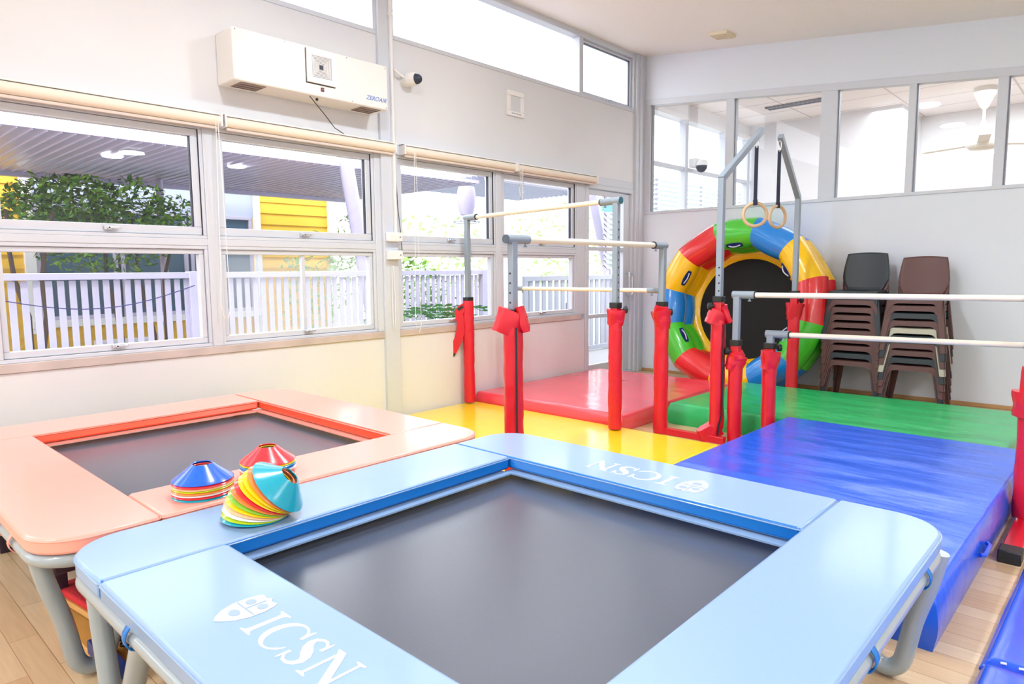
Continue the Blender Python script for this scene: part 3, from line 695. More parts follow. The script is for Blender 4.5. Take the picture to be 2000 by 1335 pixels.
for k, c in enumerate(cols):
    tt = k/(nC-1); ang = math.radians(2+46*tt**1.1)
    piv = Vector((-1.955, .935, .502))+axis*.095
    Rm = Matrix.Rotation(ang, 3, Vector((-axis.y, axis.x, 0)))
    locv = Vector((-axis.x*.095, -axis.y*.095, k*.0030)); p = piv+Rm@locv+axis*(.020*tt)+Vector((0, 0, .002))
    lb = ('%s disc cone tipped on top of the fanned stack on the blue pad' % c) if k == nC-1 else ('%s disc cone, %s from the bottom of the tilted fanned stack' % (c, ordn[k] if k else 'first'))
    cone(c, p, Rm.to_euler(), lb, 'cones in the fanned out stack')

# ================================================================ PADDED POSTS AND BARS
def sleeve(root, x, y, z0, z1, r=.052, seed=0, lean=(0, 0), kink=0):
    mb = MB(); n = 24; m_ = max(10, int((z1-z0)/.03)); vs = []
    for j in range(m_+1):
        t_ = j/m_; z = z0+(z1-z0)*t_
        for k in range(n):
            a = 2*math.pi*k/n; q = r*(1+.10*noise.noise(Vector((math.cos(a)*1.2+seed, math.sin(a)*1.2, z*9+seed)))+.04*noise.noise(Vector((a*3, z*26, seed))))
            if j in (0, m_): q *= .96
            dx = kink*max(0, 1-t_*6)**2
            vs.append((x+q*math.cos(a)-dx*_R.x+lean[0]*t_, y+q*math.sin(a)-dx*_R.y+lean[1]*t_, z))
    fs = [(j*n+k, j*n+(k+1) % n, (j+1)*n+(k+1) % n, (j+1)*n+k) for j in range(m_) for k in range(n)]+[tuple(range(n)), tuple(m_*n+k for k in range(n))]
    mb.add(vs, fs); return part(root, 'padded_sleeve', mb, REDV, smooth=True)
def cuff(root, c, size, rot, seed=0, name='folded_flap', taper=.85):
    bm = bmesh.new(); bmesh.ops.create_cube(bm, size=1); bmesh.ops.subdivide_edges(bm, edges=bm.edges, cuts=5, use_grid_fill=True)
    Rm = Matrix.Rotation(rot[2], 3, 'Z')@Matrix.Rotation(rot[1], 3, 'Y')@Matrix.Rotation(rot[0], 3, 'X')
    mb = MB(); vs = []
    for v in bm.verts:
        p = v.co.copy(); q = Vector((p.x*size[0], p.y*size[1], p.z*size[2]))
        e = 1-.22*(abs(p.x*2)**4)*(abs(p.y*2)**4)
        t_ = taper+(1-taper)*(p.z+.5); q.x *= t_*e; q.y *= t_*e
        q += Vector((noise.noise(q*22+Vector((seed, 0, 0))), noise.noise(q*22+Vector((0, seed, 5))), noise.noise(q*18+Vector((9, 0, seed)))))*.009
        vs.append(Rm@q+Vector(c))
    bm.verts.ensure_lookup_table(); fs = [[v.index for v in f.verts] for f in bm.faces]; mb.add(vs, fs); bm.free()
    return part(root, name, mb, REDV, smooth=True)
SQ = .022
def upright(root, x, y, z0, z1, zp, s=SQ, holes=None, hface='-y'):
    part(root, 'inner_tube', MB().box((x-s, y-s, zp-.05), (x+s, y+s, z1)), GREYM, bevel=.004)
    part(root, 'outer_tube', MB().box((x-.029, y-.029, z0), (x+.029, y+.029, zp-.02)), REDM, bevel=.004)
    part(root, 'collar', MB().box((x-.035, y-.035, zp-.03), (x+.035, y+.035, zp+.012)), BLACK, bevel=.004)
    if holes:
        h_ = MB(); z = zp+.05
        while z < holes:
            if hface == '-y': h_.cyl((x, y-s-.0012, z), (x, y-s+.002, z), .0062, 10)
            else: h_.cyl((x+s+.0012, y, z), (x+s-.002, y, z), .0062, 10)
            z += .055
        part(root, 'adjustment_holes', h_, BLACK)
def knob(root, x, y, z, d):
    d = Vector(d).normalized(); c = Vector((x, y, z)); k = MB(); k.tube([c+d*.028, c+d*.05, c+d*.052, c+d*.075, c+d*.08], [.01, .01, .025, .026, .018], 12)
    part(root, 'knob', k, BLACK, smooth=True)
def fitting(root, a, b, r=.027, screw=None, endcap=None):
    part(root, 'elbow_fitting', MB().cyl(a, b, r, 20), GREYM, bevel=.004)
    if screw:
        s = MB(); sv = Vector(screw); s.cyl(sv, sv-Vector((0, 0, .022)), .006, 8); s.cyl(sv-Vector((0, 0, .018)), sv-Vector((0, 0, .024)), .012, 8); part(root, 'set_screw', s, GREYM)
    if endcap:
        e, mt = endcap; d = (Vector(a)-Vector(b)).normalized(); part(root, 'end_cap', MB().cyl(Vector(e)+d*.0005, Vector(e)+d*.006, r*.96, 20), mt)
CAPM = mat('dark teal cap', (28, 96, 110), .5); CAPG = mat('slate cap', (78, 92, 104), .5)
# --- high bar A : P1 (by the wall) to P3
x1_, y1_, x3_, y3_ = -4.425, 4.20, -2.83, 4.19
za, zc = 1.722, 1.752
A = thing('high_bar', ((x1_+x3_)/2, 4.2, .05), 'highest cream rail on two red padded posts over the red mat', 'gym bar')
upright(A, x1_, y1_, .06, za, 1.005); upright(A, x3_, y3_, .06, zc, .998, holes=1.62, hface='+x')
sleeve(A, x1_, y1_, .06, .985, .05, 1)
sleeve(A, x3_, y3_, .06, .90, .05, 2)
part(A, 'rail', MB().cyl((x1_+.10, y1_, za), (x3_-.12, y3_, zc), .0185, 16), BARM, smooth=True)
fitting(A, (x1_-.03, y1_, za), (x1_+.12, y1_, za+.002), screw=(x1_+.10, y1_, za-.02)); fitting(A, (x3_+.035, y3_, zc), (x3_-.135, y3_, zc-.002), screw=(x3_-.1, y3_, zc-.02), endcap=((x3_+.036, y3_, zc), CAPM))
part(A, 'rubber_ring', MB().cyl((x1_+.118, y1_, za+.002), (x1_+.126, y1_, za+.002), .0275, 20), BLACK); part(A, 'rubber_ring', MB().cyl((x3_-.133, y3_, zc-.002), (x3_-.141, y3_, zc-.002), .0275, 20), BLACK)
cuff(A, (x3_, y3_, .90), (.135, .125, .115), (0.08, 0.05, math.radians(43)), 4, taper=.8); knob(A, x3_+.01, y3_, .955, (_R.x, _R.y, 0))
# unwrapped flap hanging from the wall side post
fl = MB(); W_ = .05
pts = [(0, .93), (-.03, .915), (-.055, .88), (-.05, .84), (-.035, .80), (-.04, .72), (-.06, .64), (-.10, .56), (-.125, .52)]
for i in range(len(pts)-1):
    pass
def strip(pts, w_, th, base, wdir):
    mb = MB(); vs = []
    for i, (s_, z) in enumerate(pts):
        a = pts[max(i-1, 0)]; b = pts[min(i+1, len(pts)-1)]; d_ = Vector((b[0]-a[0], 0, b[1]-a[1])).normalized(); nn = Vector((-d_.z, 0, d_.x))
        for q in (-1, 1):
            for e in (-1, 1):
                ss = s_+nn.x*w_*q; zz = z+nn.z*w_*q
                vs.append(Vector((base[0]+_R.x*ss-_R.y*th*e, base[1]+_R.y*ss+_R.x*th*e, zz)))
    N = len(pts); fs = []
    for i in range(N-1):
        a = i*4; b = a+4; fs += [(a, a+2, b+2, b), (a+1, b+1, b+3, a+3), (a, b, b+1, a+1), (a+2, a+3, b+3, b+2)]
    fs += [(0, 1, 3, 2), ((N-1)*4, (N-1)*4+2, (N-1)*4+3, (N-1)*4+1)]
    mb.add(vs, fs); return mb
part(A, 'hanging_flap', strip(pts, .038, .007, (x1_-_R.x*.03-.02*_W.x, y1_-_R.y*.03-.02*_W.y), None), REDV, smooth=True)
part(A, 'velcro_strip', strip([(-.122, .525), (-.138, .50)], .04, .008, (x1_-_R.x*.03-.02*_W.x, y1_-_R.y*.03-.02*_W.y), None), BLACK)
part(A, 'velcro_strip', strip([(-.062, .905), (-.018, .935)], .012, .0085, (x1_-_R.x*.03-.024*_W.x, y1_-_R.y*.03-.024*_W.y), None), BLACK)
# --- corner bars : P2, P4, hidden P7
x2_, y2_, x4_, y4_, x7_, y7_ = -2.612, 2.83, -2.622, 4.50, -4.135, 4.50
zb_, zl = 1.428, 1.092
B = thing('corner_bar_frame', (-2.62, 3.9, .0), 'lower corner frame with a long cream rail nearest the camera', 'gym bar')
upright(B, x2_, y2_, .055, zb_, 1.02, holes=1.28); upright(B, x4_, y4_, .0, zb_, .998); upright(B, x7_, y7_, .14, zl, .70)
sleeve(B, x2_, y2_, .055, .93, .056, 7); sleeve(B, x4_, y4_, .004, .90, .054, 8); sleeve(B, x7_, y7_, .14, .66, .04, 9)
part(B, 'rail', MB().cyl((x2_, y2_+.10, zb_), (x4_, y4_-.11, zb_), .019, 16), BARM, smooth=True)
fitting(B, (x2_, y2_-.05, zb_), (x2_, y2_+.135, zb_), screw=(x2_, y2_+.11, zb_-.02), endcap=((x2_, y2_-.051, zb_), CAPG)); fitting(B, (x4_, y4_+.04, zb_), (x4_, y4_-.13, zb_), screw=(x4_, y4_-.10, zb_-.02))
part(B, 'rubber_ring', MB().cyl((x4_, y4_-.13, zb_), (x4_, y4_-.138, zb_), .0275, 20), BLACK)
part(B, 'rail', MB().cyl((x7_+.10, y7_, zl), (x4_-.11, y4_, zl), .0165, 16), BARM, smooth=True)
fitting(B, (x7_-.02, y7_, zl), (x7_+.11, y7_, zl), .021, screw=(x7_+.10, y7_, zl-.015)); fitting(B, (x4_, y4_, zl), (x4_-.125, y4_, zl), .021, screw=(x4_-.09, y4_, zl-.015))
cuff(B, (x2_-.022*_R.x, y2_-.022*_R.y, .955), (.175, .12, .14), (0.0, math.radians(20), math.radians(43)), 11, taper=.9)
cuff(B, (x2_+.055*_R.x, y2_+.055*_R.y, .975), (.05, .13, .15), (0.0, math.radians(-14), math.radians(43)), 31, taper=1)
part(B, 'velcro_strip', strip([(.018, .93), (.018, .06)], .005, .004, (x2_-.062*_W.x, y2_-.062*_W.y), None), BLACK)
cuff(B, (x4_, y4_, .87), (.14, .135, .14), (0, math.radians(-6), math.radians(43)), 13, taper=.72)
cuff(B, (x4_-.01, y4_, .935), (.10, .10, .09), (math.radians(12), math.radians(9), math.radians(30)), 14, taper=1.1); knob(B, x4_, y4_, .93, (_R.x, _R.y, 0))
fo_ = MB(); fo_.box((x4_-.02, 4.475, .0), (-2.10, 4.525, .05)); part(B, 'base_rail', fo_, REDM, bevel=.004)
# --- parallel bars D and E
x5_, y5_, x6_, y6_ = -2.078, 4.60, -1.885, 4.735; xr = -.33
zd, ze = 1.067, .789
D = thing('parallel_bars', (-1.2, 4.75, 0), 'two long cream rails on short red padded posts in front of the green mat', 'gym bar')
for (px, py, zt_, zp, sd) in ((x5_, y5_, zd, .735, 15), (x6_, y6_, ze, .715, 16), (xr, 4.76, zd+.004, .735, 17), (xr, 4.90, ze, .71, 18)):
    upright(D, px, py, .0, zt_, zp)
    sleeve(D, px, py, .003, zp-.14, .049, sd)
cuff(D, (x5_, y5_, .585), (.13, .10, .095), (math.radians(5), math.radians(12), math.radians(43)), 41, taper=.9)
cuff(D, (x5_-.035*_R.x, y5_-.035*_R.y, .545), (.07, .09, .05), (0, math.radians(35), math.radians(43)), 42, taper=.7)
cuff(D, (x5_+.01, y5_, .64), (.085, .085, .05), (math.radians(10), math.radians(-14), math.radians(20)), 43, taper=1.2); knob(D, x5_, y5_, .665, (-_R.x, -_R.y, 0))
cuff(D, (x6_, y6_, .60), (.125, .12, .13), (0, math.radians(6), math.radians(43)), 44, taper=.8); knob(D, x6_, y6_, .69, (_R.x, _R.y, 0))
for yy in (4.76, 4.90): cuff(D, (xr, yy, .585), (.125, .12, .13), (0, math.radians(6), math.radians(43)), 45+yy, taper=.8)
for (ya, yb, z, r, xl_) in ((y5_, 4.76, zd, .0185, x5_), (y6_, 4.90, ze, .0175, x6_)):
    part(D, 'rail', MB().cyl((xl_+.09, ya, z), (xr-.09, yb, z+.003), r, 16), BARM, smooth=True)
    fitting(D, (xl_-.035, ya, z), (xl_+.125, ya+(yb-ya)*.06, z), screw=(xl_+.09, ya, z-.02)); fitting(D, (xr+.035, yb, z+.003), (xr-.13, yb-(yb-ya)*.06, z+.003), screw=(xr-.09, yb, z-.02))
    part(D, 'rubber_ring', MB().cyl((xl_+.125, ya+(yb-ya)*.06, z), (xl_+.133, ya+(yb-ya)*.06, z), .0275, 20), BLACK)
# --- separate padded post on the floor at the right edge
px, py = -.322, 3.975
G = thing('padded_post', (px, py, 0), 'red padded post with floor foot and rubber end at the right edge', 'gym post')
upright(G, px, py, .0, 1.25, .80, s=.022); sleeve(G, px, py, .045, .78, .056, 19)
cuff(G, (px-.0, py, .60), (.155, .15, .125), (0, 0, math.radians(43)), 20, taper=.95)
cuff(G, (px+.02, py, .70), (.10, .10, .07), (0, math.radians(20), math.radians(43)), 33, taper=.95)
ft = MB(); ft.box((px-.035, 3.50, .012), (px+.035, 4.6, .05)); part(G, 'foot', ft, REDM, bevel=.004)
part(G, 'rubber_cap', MB().box((px-.042, 3.42, .0), (px+.042, 3.515, .056)), BLACK, bevel=.006)
part(G, 'weld_bolt', MB().cyl((px-.03, py-.06, .05), (px-.03, py-.06, .058), .008, 8), CHROME)
# --- ring frame
rx, ry1, ry2 = -2.195, 4.56, 6.265
Rf = thing('ring_frame', (-2.25, 5.4, 0), 'tall grey frame with two inward leaning arms for hanging rings', 'ring frame')
def ringpost(x, y, zb, zbend, arm_y, arm_z, zp, seed, holes, kink=0, z0=0, topx=None):
    s = .022
    part(Rf, 'inner_tube', MB().box((x-s, y-s, zp-.05), (x+s, y+s, zbend)), GREYM, bevel=.004)
    d_ = Vector((0, arm_y-y, arm_z-zbend)); L_ = d_.length; d_.normalize(); nrm = Vector((0, -d_.z, d_.y))
    mb = MB(); c0 = Vector((x, y, zbend)); c1 = Vector((topx if topx is not None else x, arm_y, arm_z)); vs = []
    for c in (c0-d_*.012, c1):
        for a, b in ((-1, -1), (1, -1), (1, 1), (-1, 1)): vs.append(c+Vector((s*a, 0, 0))+nrm*s*b)
    mb.add(vs, [(0,1,2,3),(7,6,5,4),(0,4,5,1),(1,5,6,2),(2,6,7,3),(3,7,4,0)]); part(Rf, 'arm', mb, GREYM, bevel=.004)
    part(Rf, 'outer_tube', MB().box((x-.029, y-.029, z0), (x+.029, y+.029, zp-.02)), REDM, bevel=.004)
    part(Rf, 'collar', MB().box((x-.035, y-.035, zp-.03), (x+.035, y+.035, zp+.012)), BLACK, bevel=.004)
    h_ = MB()
    for k in range(holes): h_.cyl((x+.006, y-s-.0012, zp+.05+.055*k), (x+.006, y-s+.002, zp+.05+.055*k), .0062, 10)
    part(Rf, 'adjustment_holes', h_, BLACK)
    sleeve(Rf, x, y, z0, zp-.16, .052, seed, kink=kink)
ringpost(rx, ry1, 0, 1.885, 5.22, 2.31, 1.045, 51, 4, kink=.05, z0=.003)
ringpost(-2.285, ry2, 0, 1.88, 5.66, 2.33, 1.035, 52, 0, z0=.003, topx=-2.225)
cuff(Rf, (rx-.02*_R.x, ry1-.02*_R.y, .90), (.13, .11, .105), (0, math.radians(25), math.radians(43)), 53, taper=.9)
cuff(Rf, (rx+.045*_R.x, ry1+.045*_R.y, .93), (.05, .12, .13), (0, math.radians(-22), math.radians(43)), 54, taper=.9)
knob(Rf, rx, ry1, .985, (-_R.x, -_R.y, 0)); cuff(Rf, (-2.285, ry2, .86), (.145, .145, .15), (0, .1, math.radians(43)), 55, taper=.7); knob(Rf, -2.285, ry2, .96, (_R.x, _R.y, 0))
part(Rf, 'velcro_strip', strip([(.02, .86), (.02, .2), (.0, .12), (-.01, .02)], .006, .004, (rx-.058*_W.x, ry1-.058*_W.y), None), BLACK)
cuff(Rf, (rx-.05*_R.x, ry1-.05*_R.y, .062), (.15, .09, .11), (0, math.radians(-30), math.radians(43)), 57, taper=1.1, name='loose_hem')
def ring(y, ztop, facing, label, strap_top):
    x = -2.22
    t_ = thing('gym_ring', (x, y, ztop), label, 'gym ring', 'hanging wooden rings')
    zc_ = ztop-.10; d_ = Vector((math.cos(facing), math.sin(facing), 0)); pts = [Vector((x, y, zc_))+d_*.088*math.cos(2*math.pi*k/36)+Vector((0, 0, .088*math.sin(2*math.pi*k/36))) for k in range(36)]
    part(t_, 'ring', MB().tube(pts, .0135, 12, closed=True), WOODR, smooth=True)
    sp = MB(); nn = Vector((-d_.y, d_.x, 0))
    b0 = Vector((x, y, zc_+.07)); b1 = Vector((x, y, strap_top-.09)); w_ = .012
    for a, c, e in ((b0-nn*.017, b0+nn*.017, 0),): pass
    sp.box((x-.014, y-.002, zc_+.075), (x+.014, y+.002, strap_top-.085), rot=Matrix.Rotation(.5, 3, 'Z'))
    sp.box((x-.016, y-.018, zc_+.072), (x+.016, y+.018, zc_+.115), rot=Matrix.Rotation(.5, 3, 'Z'))
    part(t_, 'strap', sp, NAVY, bevel=.002)
    cp = [Vector((x, y, strap_top-.055))+Vector((_R.x, _R.y, 0))*(.013+.004*math.sin(2*math.pi*k/16))*math.cos(2*math.pi*k/16)+Vector((0, 0, .042*math.sin(2*math.pi*k/16))) for k in range(16)]
    part(t_, 'carabiner', MB().tube(cp, .004, 8, closed=True), CHROME, smooth=True)
ring(5.19, 1.768, math.radians(35), 'left of the two pale wooden rings hanging on dark straps', 2.275)
ring(5.64, 1.775, math.radians(68), 'right of the two pale wooden rings hanging on dark straps', 2.30)
# ================================================================ INFLATABLE WHEEL
GW = mat('inflatable green', (72, 200, 48), .25, coat=.5); BW = mat('inflatable blue', (28, 136, 226), .25, coat=.5); YW = mat('inflatable yellow', (252, 200, 10), .25, coat=.5); RW = mat('inflatable red', (228, 42, 48), .25, coat=.5)
BLKN = mat('black net', (14, 15, 17), .8)
wheel = thing('inflatable_wheel', (-2.95, 6.5, 0), 'multicoloured inflatable wheel with black centre leaning in the back corner', 'inflatable wheel')
TILT = math.radians(10); Rad, rt = .755, .160
cw_, zw = Vector((-2.985, 6.62, 0)), 0
yaw = 0.0
Rw = Matrix.Rotation(yaw, 3, 'Z')@Matrix.Rotation(-TILT, 3, 'X')
base_c = Vector((-3.02, 6.36, .0))
def W3(a, r, d): # angle (from +x towards up), radius, depth along axis (away from camera)
    p = Vector((r*math.cos(a), d, r*math.sin(a)+Rad+rt)); return Rw@p+base_c
cols12 = [GW, RW, YW, BW]   # anticlockwise from top
names12 = ['green', 'red', 'yellow', 'blue']
for ring_i in range(2):
    d0 = .15+ring_i*.215; rr = Rad-.0*ring_i
    for s_ in range(12):
        a0 = math.radians(90+4-15+30*s_+(0)); a1 = a0+math.radians(30)
        mb = MB(); nS = 8; nC_ = 20; vs = []
        p0 = Vector((rr*math.cos(a0), rr*math.sin(a0))); p1 = Vector((rr*math.cos(a1), rr*math.sin(a1)))
        for i in range(nS+1):
            t_ = i/nS; c = p0.lerp(p1, t_); am = a0+(a1-a0)*t_; bul = rt*(.955+.05*math.sin(math.pi*t_))
            radial = Vector((math.cos(am), math.sin(am)))
            sc_c = c*1.02
            for k in range(nC_):
                f = 2*math.pi*k/nC_; pt = sc_c+radial*bul*math.cos(f); dd = d0+bul*math.sin(f)
                vs.append(Rw@Vector((pt.x, dd, pt.y+Rad+rt))+base_c)
        mb.add(vs, [(i*nC_+k, i*nC_+(k+1) % nC_, (i+1)*nC_+(k+1) % nC_, (i+1)*nC_+k) for i in range(nS) for k in range(nC_)])
        part(wheel, 'tube_segment', mb, cols12[s_ % 4], smooth=True, label='%s inflated segment of the %s ring' % (names12[s_ % 4], ('front', 'rear')[ring_i]))
mb = MB(); vs = []; N = 48
for r_ in (.70, .535):
    for k in range(N): vs.append(W3(2*math.pi*k/N, r_, .42 if r_ > .60 else .43))
mb.add(vs, [(k, (k+1) % N, N+(k+1) % N, N+k) for k in range(N)]); o = part(wheel, 'yellow_rim', mb, YW, smooth=True); md = o.modifiers.new('s', 'SOLIDIFY'); md.thickness = .012
mb = MB(); mb.add([W3(2*math.pi*k/N, .54, .425) for k in range(N)], [tuple(range(N))]); o = part(wheel, 'black_net', mb, BLKN); md = o.modifiers.new('s', 'SOLIDIFY'); md.thickness = .006
for s_ in range(12):  # grab handles on every second segment
    if s_ % 2: continue
    am = math.radians(90+4+30*s_); f = math.radians(214)
    c = Vector((Rad*math.cos(am), Rad*math.sin(am)))*.985; radial = Vector((math.cos(am), math.sin(am))); tang = Vector((-radial.y, radial.x))
    mb = MB(); vs = []; NN = 20; cc = []
    for k in range(NN):
        th_ = 2*math.pi*k/NN; a_ = .085*max(-1, min(1, 1.25*math.cos(th_))); b_ = .03*math.sin(th_)
        ff = f+b_/rt; pt = c+radial*(rt*1.03)*math.cos(ff)+tang*a_; dd = .15+(rt*1.03)*math.sin(ff); cc.append(Rw@Vector((pt.x, dd, pt.y+Rad+rt))+base_c)
    mb.add(cc, [tuple(range(NN))]); o = part(wheel, 'handle_patch', mb, mat('navy handle', (16, 34, 104), .4)); md = o.modifiers.new('s', 'SOLIDIFY'); md.thickness = .006
    hh = []
    for k in range(9):
        t_ = k/8; a_ = -.06+.12*t_; ff = f; lift = .02*math.sin(math.pi*t_); pt = c+radial*(rt*1.03+lift)*math.cos(ff)+tang*a_; dd = .15+(rt*1.03+lift)*math.sin(ff); hh.append(Rw@Vector((pt.x, dd, pt.y+Rad+rt))+base_c)
    part(wheel, 'handle', MB().tube(hh, .006, 8), mat('white webbing', (208, 214, 228), .5), smooth=True)
# ================================================================ CHAIRS
def chair_proto():
    r = bpy.data.objects.new('stacking_chair', None); COL.objects.link(r); r.empty_display_size = .1
    r['category'] = 'chair'
    # local: front is -y ; seat height .40 ; width .40
    def shell(fn, nu, nv, th, name):
        mb = MB(); mb.grid(fn, nu, nv); o = ob(name, mb, PCHR, parent=r, smooth=True); md = o.modifiers.new('s', 'SOLIDIFY'); md.thickness = th; md.offset = 0; o.material_slots[0].link = 'OBJECT'; o.material_slots[0].material = PCHR; return o
    def back(u, v):
        # v 0 bottom neck ->1 top
        z = .385+.375*v; q = 2*u-1
        wv = .155 if v < .12 else (.155+.045*min(1, (v-.12)/.22)**.7); wv = wv if v < .45 else .200-.028*((v-.45)/.55)**1.3
        if v < .2: wv = .13+.05*(v/.2)
        y = .175+.06*v+.02*(1-q*q)*1.0-(.02 if v < .1 else 0)
        return (q*wv, y, z-.012*(q*q)*(v**6))
    shell(back, 14, 18, .010, 'backrest')
    def seat(u, v):
        q = 2*u-1; y = -.20+.385*v; wv = .205-.03*v
        z = .405-.016*math.cos(q*math.pi/2)*math.sin(math.pi*min(1, v*1.05))-.018*max(0, (.12-v)/.12)
        return (q*wv, y, z)
    shell(seat, 14, 14, .010, 'seat')
    # front apron with arched lower edge
    ap = MB(); n = 14; vs = []
    for i in range(n+1):
        q = -1+2*i/n; x = .207*q; e = abs(q); low = .352-(.09*max(0, (e-.62)/.38)**2)
        for y in (-.205, -.193): vs += [(x, y, .398-.003*math.cos(q*1.5)), (x, y-.004, low)]
    fs = []
    for i in range(n):
        a = i*4; b = a+4; fs += [(a, b, b+1, a+1), (a+2, a+3, b+3, b+2), (a, a+2, b+2, b), (a+1, b+1, b+3, a+3)]
    fs += [(0, 1, 3, 2), (n*4, n*4+2, n*4+3, n*4+1)]
    ap.add(vs, fs); a_ = ob('apron', ap, PCHR, parent=r, smooth=False)
    a_.material_slots[0].link = 'OBJECT'; a_.material_slots[0].material = PCHR
    for sx in (-1, 1):   # side rails
        mb = MB(); mb.box((sx*.195-.006, -.2, .345), (sx*.195+.006, .17, .40)); q = ob('side_rail', mb, PCHR, parent=r, bevel=.003); q.material_slots[0].link = 'OBJECT'; q.material_slots[0].material = PCHR
    for sx in (-1, 1):
        for fy_, ty, bx in ((-1, .0, 0), (1, 0, 0)):
            top = (sx*.178, fy_*.185 if fy_ < 0 else .165, .40); bot = (sx*.235, fy_*.225 if fy_ < 0 else .235, 0)
            mb = MB(); wt_, wb_ = .034, .021; d1 = .012
            vs = []
            for (x, y, z), w_ in ((top, wt_), (bot, wb_)):
                vs += [(x-w_, y-fy_*0, z), (x+w_, y, z), (x+w_, y+fy_*-d1, z), (x-w_, y+fy_*-d1, z)]
            mb.add(vs, [(0,1,2,3),(7,6,5,4),(0,4,5,1),(1,5,6,2),(2,6,7,3),(3,7,4,0)])
            vs = []
            for (x, y, z), w_ in ((top, wt_), (bot, wb_)):
                xo = x+sx*w_; vs += [(xo, y, z), (xo-sx*.01, y, z), (xo-sx*.01, y-fy_*.05, z), (xo, y-fy_*.05, z)]
            mb.add(vs, [(0,1,2,3),(7,6,5,4),(0,4,5,1),(1,5,6,2),(2,6,7,3),(3,7,4,0)])
            q = ob('leg', mb, PCHR, parent=r); q.material_slots[0].link = 'OBJECT'; q.material_slots[0].material = PCHR
            bv = q.modifiers.new('b', 'BEVEL'); bv.width = .002; bv.segments = 1
    return r
cp = chair_proto(); ckids = [c for c in bpy.data.objects if c.parent == cp]
firstc = [True]
CHM = {'charcoal': PCHB, 'brown': PCHR, 'beige': PCHC}
def chair(loc, rz, c, label, group):
    if firstc[0]: r = cp; ks = ckids; firstc[0] = False
    else:
        r = cp.copy(); COL.objects.link(r); ks = []
        for k in ckids:
            q = k.copy(); COL.objects.link(q); q.parent = r; ks.append(q)
    for q in ks:
        q.material_slots[0].link = 'OBJECT'; q.material_slots[0].material = CHM[c]
    r.location = loc; r.rotation_euler = (0, 0, rz); r['label'] = label; r['category'] = 'chair'; r['group'] = group
def chstack(x, y, rz, cols, side, dz=.0705):
    for k, c in enumerate(cols):
        top = k == len(cols)-1
        lb = ('%s plastic chair on top of the %s stack by the back wall' % (c, side)) if top else ('%s plastic chair, %s from the floor in the %s stack' % (c, ordn[k] if k else 'first', side))
        chair((x, y-.003*k, .0+dz*k), rz, c, lb, 'plastic chairs in the %s stack' % side)
chstack(-1.895, 6.83, math.radians(1), ['brown', 'charcoal', 'brown', 'brown', 'brown', 'brown', 'brown', 'brown', 'brown', 'charcoal'], 'left')
chstack(-1.405, 6.82, math.radians(3), ['brown', 'charcoal', 'brown', 'brown', 'charcoal', 'beige', 'brown', 'charcoal', 'brown', 'brown'], 'right', .0655)
# ================================================================ SPRINGBOARD AND BEAM UNDER THE TRAMPOLINES
sb = thing('springboard', (-2.7, .75, 0), 'wooden springboard with red carpet top under the orange trampoline', 'springboard')
WD = mat('honey plywood', (214, 160, 84), .45, vary=.1, vscale=8)
def sbx(poly, z0, z1, nm, mt, bevel=.003): part(sb, nm, MB().prism(poly, z0, z1), mt, bevel=bevel)
q = MB(); q.add([(-2.98,.60,.03),(-2.30,.60,.14),(-2.30,1.15,.14),(-2.98,1.15,.03),(-2.98,.60,.05),(-2.30,.60,.16),(-2.30,1.15,.16),(-2.98,1.15,.05)],[(0,3,2,1),(4,5,6,7),(0,1,5,4),(1,2,6,5),(2,3,7,6),(3,0,4,7)])
part(sb, 'top_board', q, WD, bevel=.004)
q = MB(); q.add([(-2.94,.605,.056),(-2.31,.605,.16),(-2.31,1.14,.16),(-2.94,1.14,.056),(-2.94,.605,.085),(-2.31,.605,.18),(-2.31,1.14,.18),(-2.94,1.14,.085)],[(0,3,2,1),(4,5,6,7),(0,1,5,4),(1,2,6,5),(2,3,7,6),(3,0,4,7)])
part(sb, 'carpet', q, mat('red carpet', (214, 38, 50), .9, bump=.6, bscale=200), bevel=.008)
part(sb, 'base_board', MB().box((-2.98, .58, .0), (-2.25, 1.17, .028)), WD, bevel=.004)
part(sb, 'base_runner', MB().box((-2.42, .575, .028), (-2.18, .62, .075)), mat('navy enamel', (20, 48, 120), .4), bevel=.004)
for k in range(5):
    yy = .68+.1*k; pts = [(-2.36+.026*math.cos(t_*.8), yy+.026*math.sin(t_*.8), .03+.1*t_/40) for t_ in range(40)]
    part(sb, 'spring', MB().tube(pts, .0035, 6), BLACK, smooth=True)
bm_ = thing('low_beam', (-3.0, .5, 0), 'dark purple padded beam under the orange trampoline', 'balance beam')
part(bm_, 'beam', MB().box((-3.9, .55, .22), (-2.66, .65, .31), rot=Matrix.Rotation(0, 3, 'Z')), DARK, bevel=.008)
for x in (-3.7, -2.85): part(bm_, 'leg', MB().box((x-.02, .57, 0), (x+.02, .63, .22)), DARK, bevel=.003)
sn = thing('foam_ball', (-.62, 1.52, .0), 'small blue ball under the right corner of the blue trampoline', 'ball')
part(sn, 'shell', MB().lathe([(max(.001, .085*math.sin(math.pi*k/14)), .085-.085*math.cos(math.pi*k/14)) for k in range(15)], (-.62, 1.52, 0), 24), BW, smooth=True)
od = thing('rubber_disc', (-.60, 1.80, .0), 'orange rubber floor disc under the blue trampoline leg', 'floor marker')
part(od, 'disc', MB().lathe([(.001,.006),(.10,.006),(.115,0),(.001,0)], (-.60, 1.85, 0), 28), mat('orange rubber', (240, 140, 60), .5), smooth=False)

# ================================================================ OUTSIDE
struct('ground', MB().box((-40, -20, -.35), (XL-.12, 40, -.25)), CONC)
struct('path', MB().box((-7.0, -8, -.25), (XL-.12, 14, -.02)), mat('terrace paving', (160, 160, 162), .7))
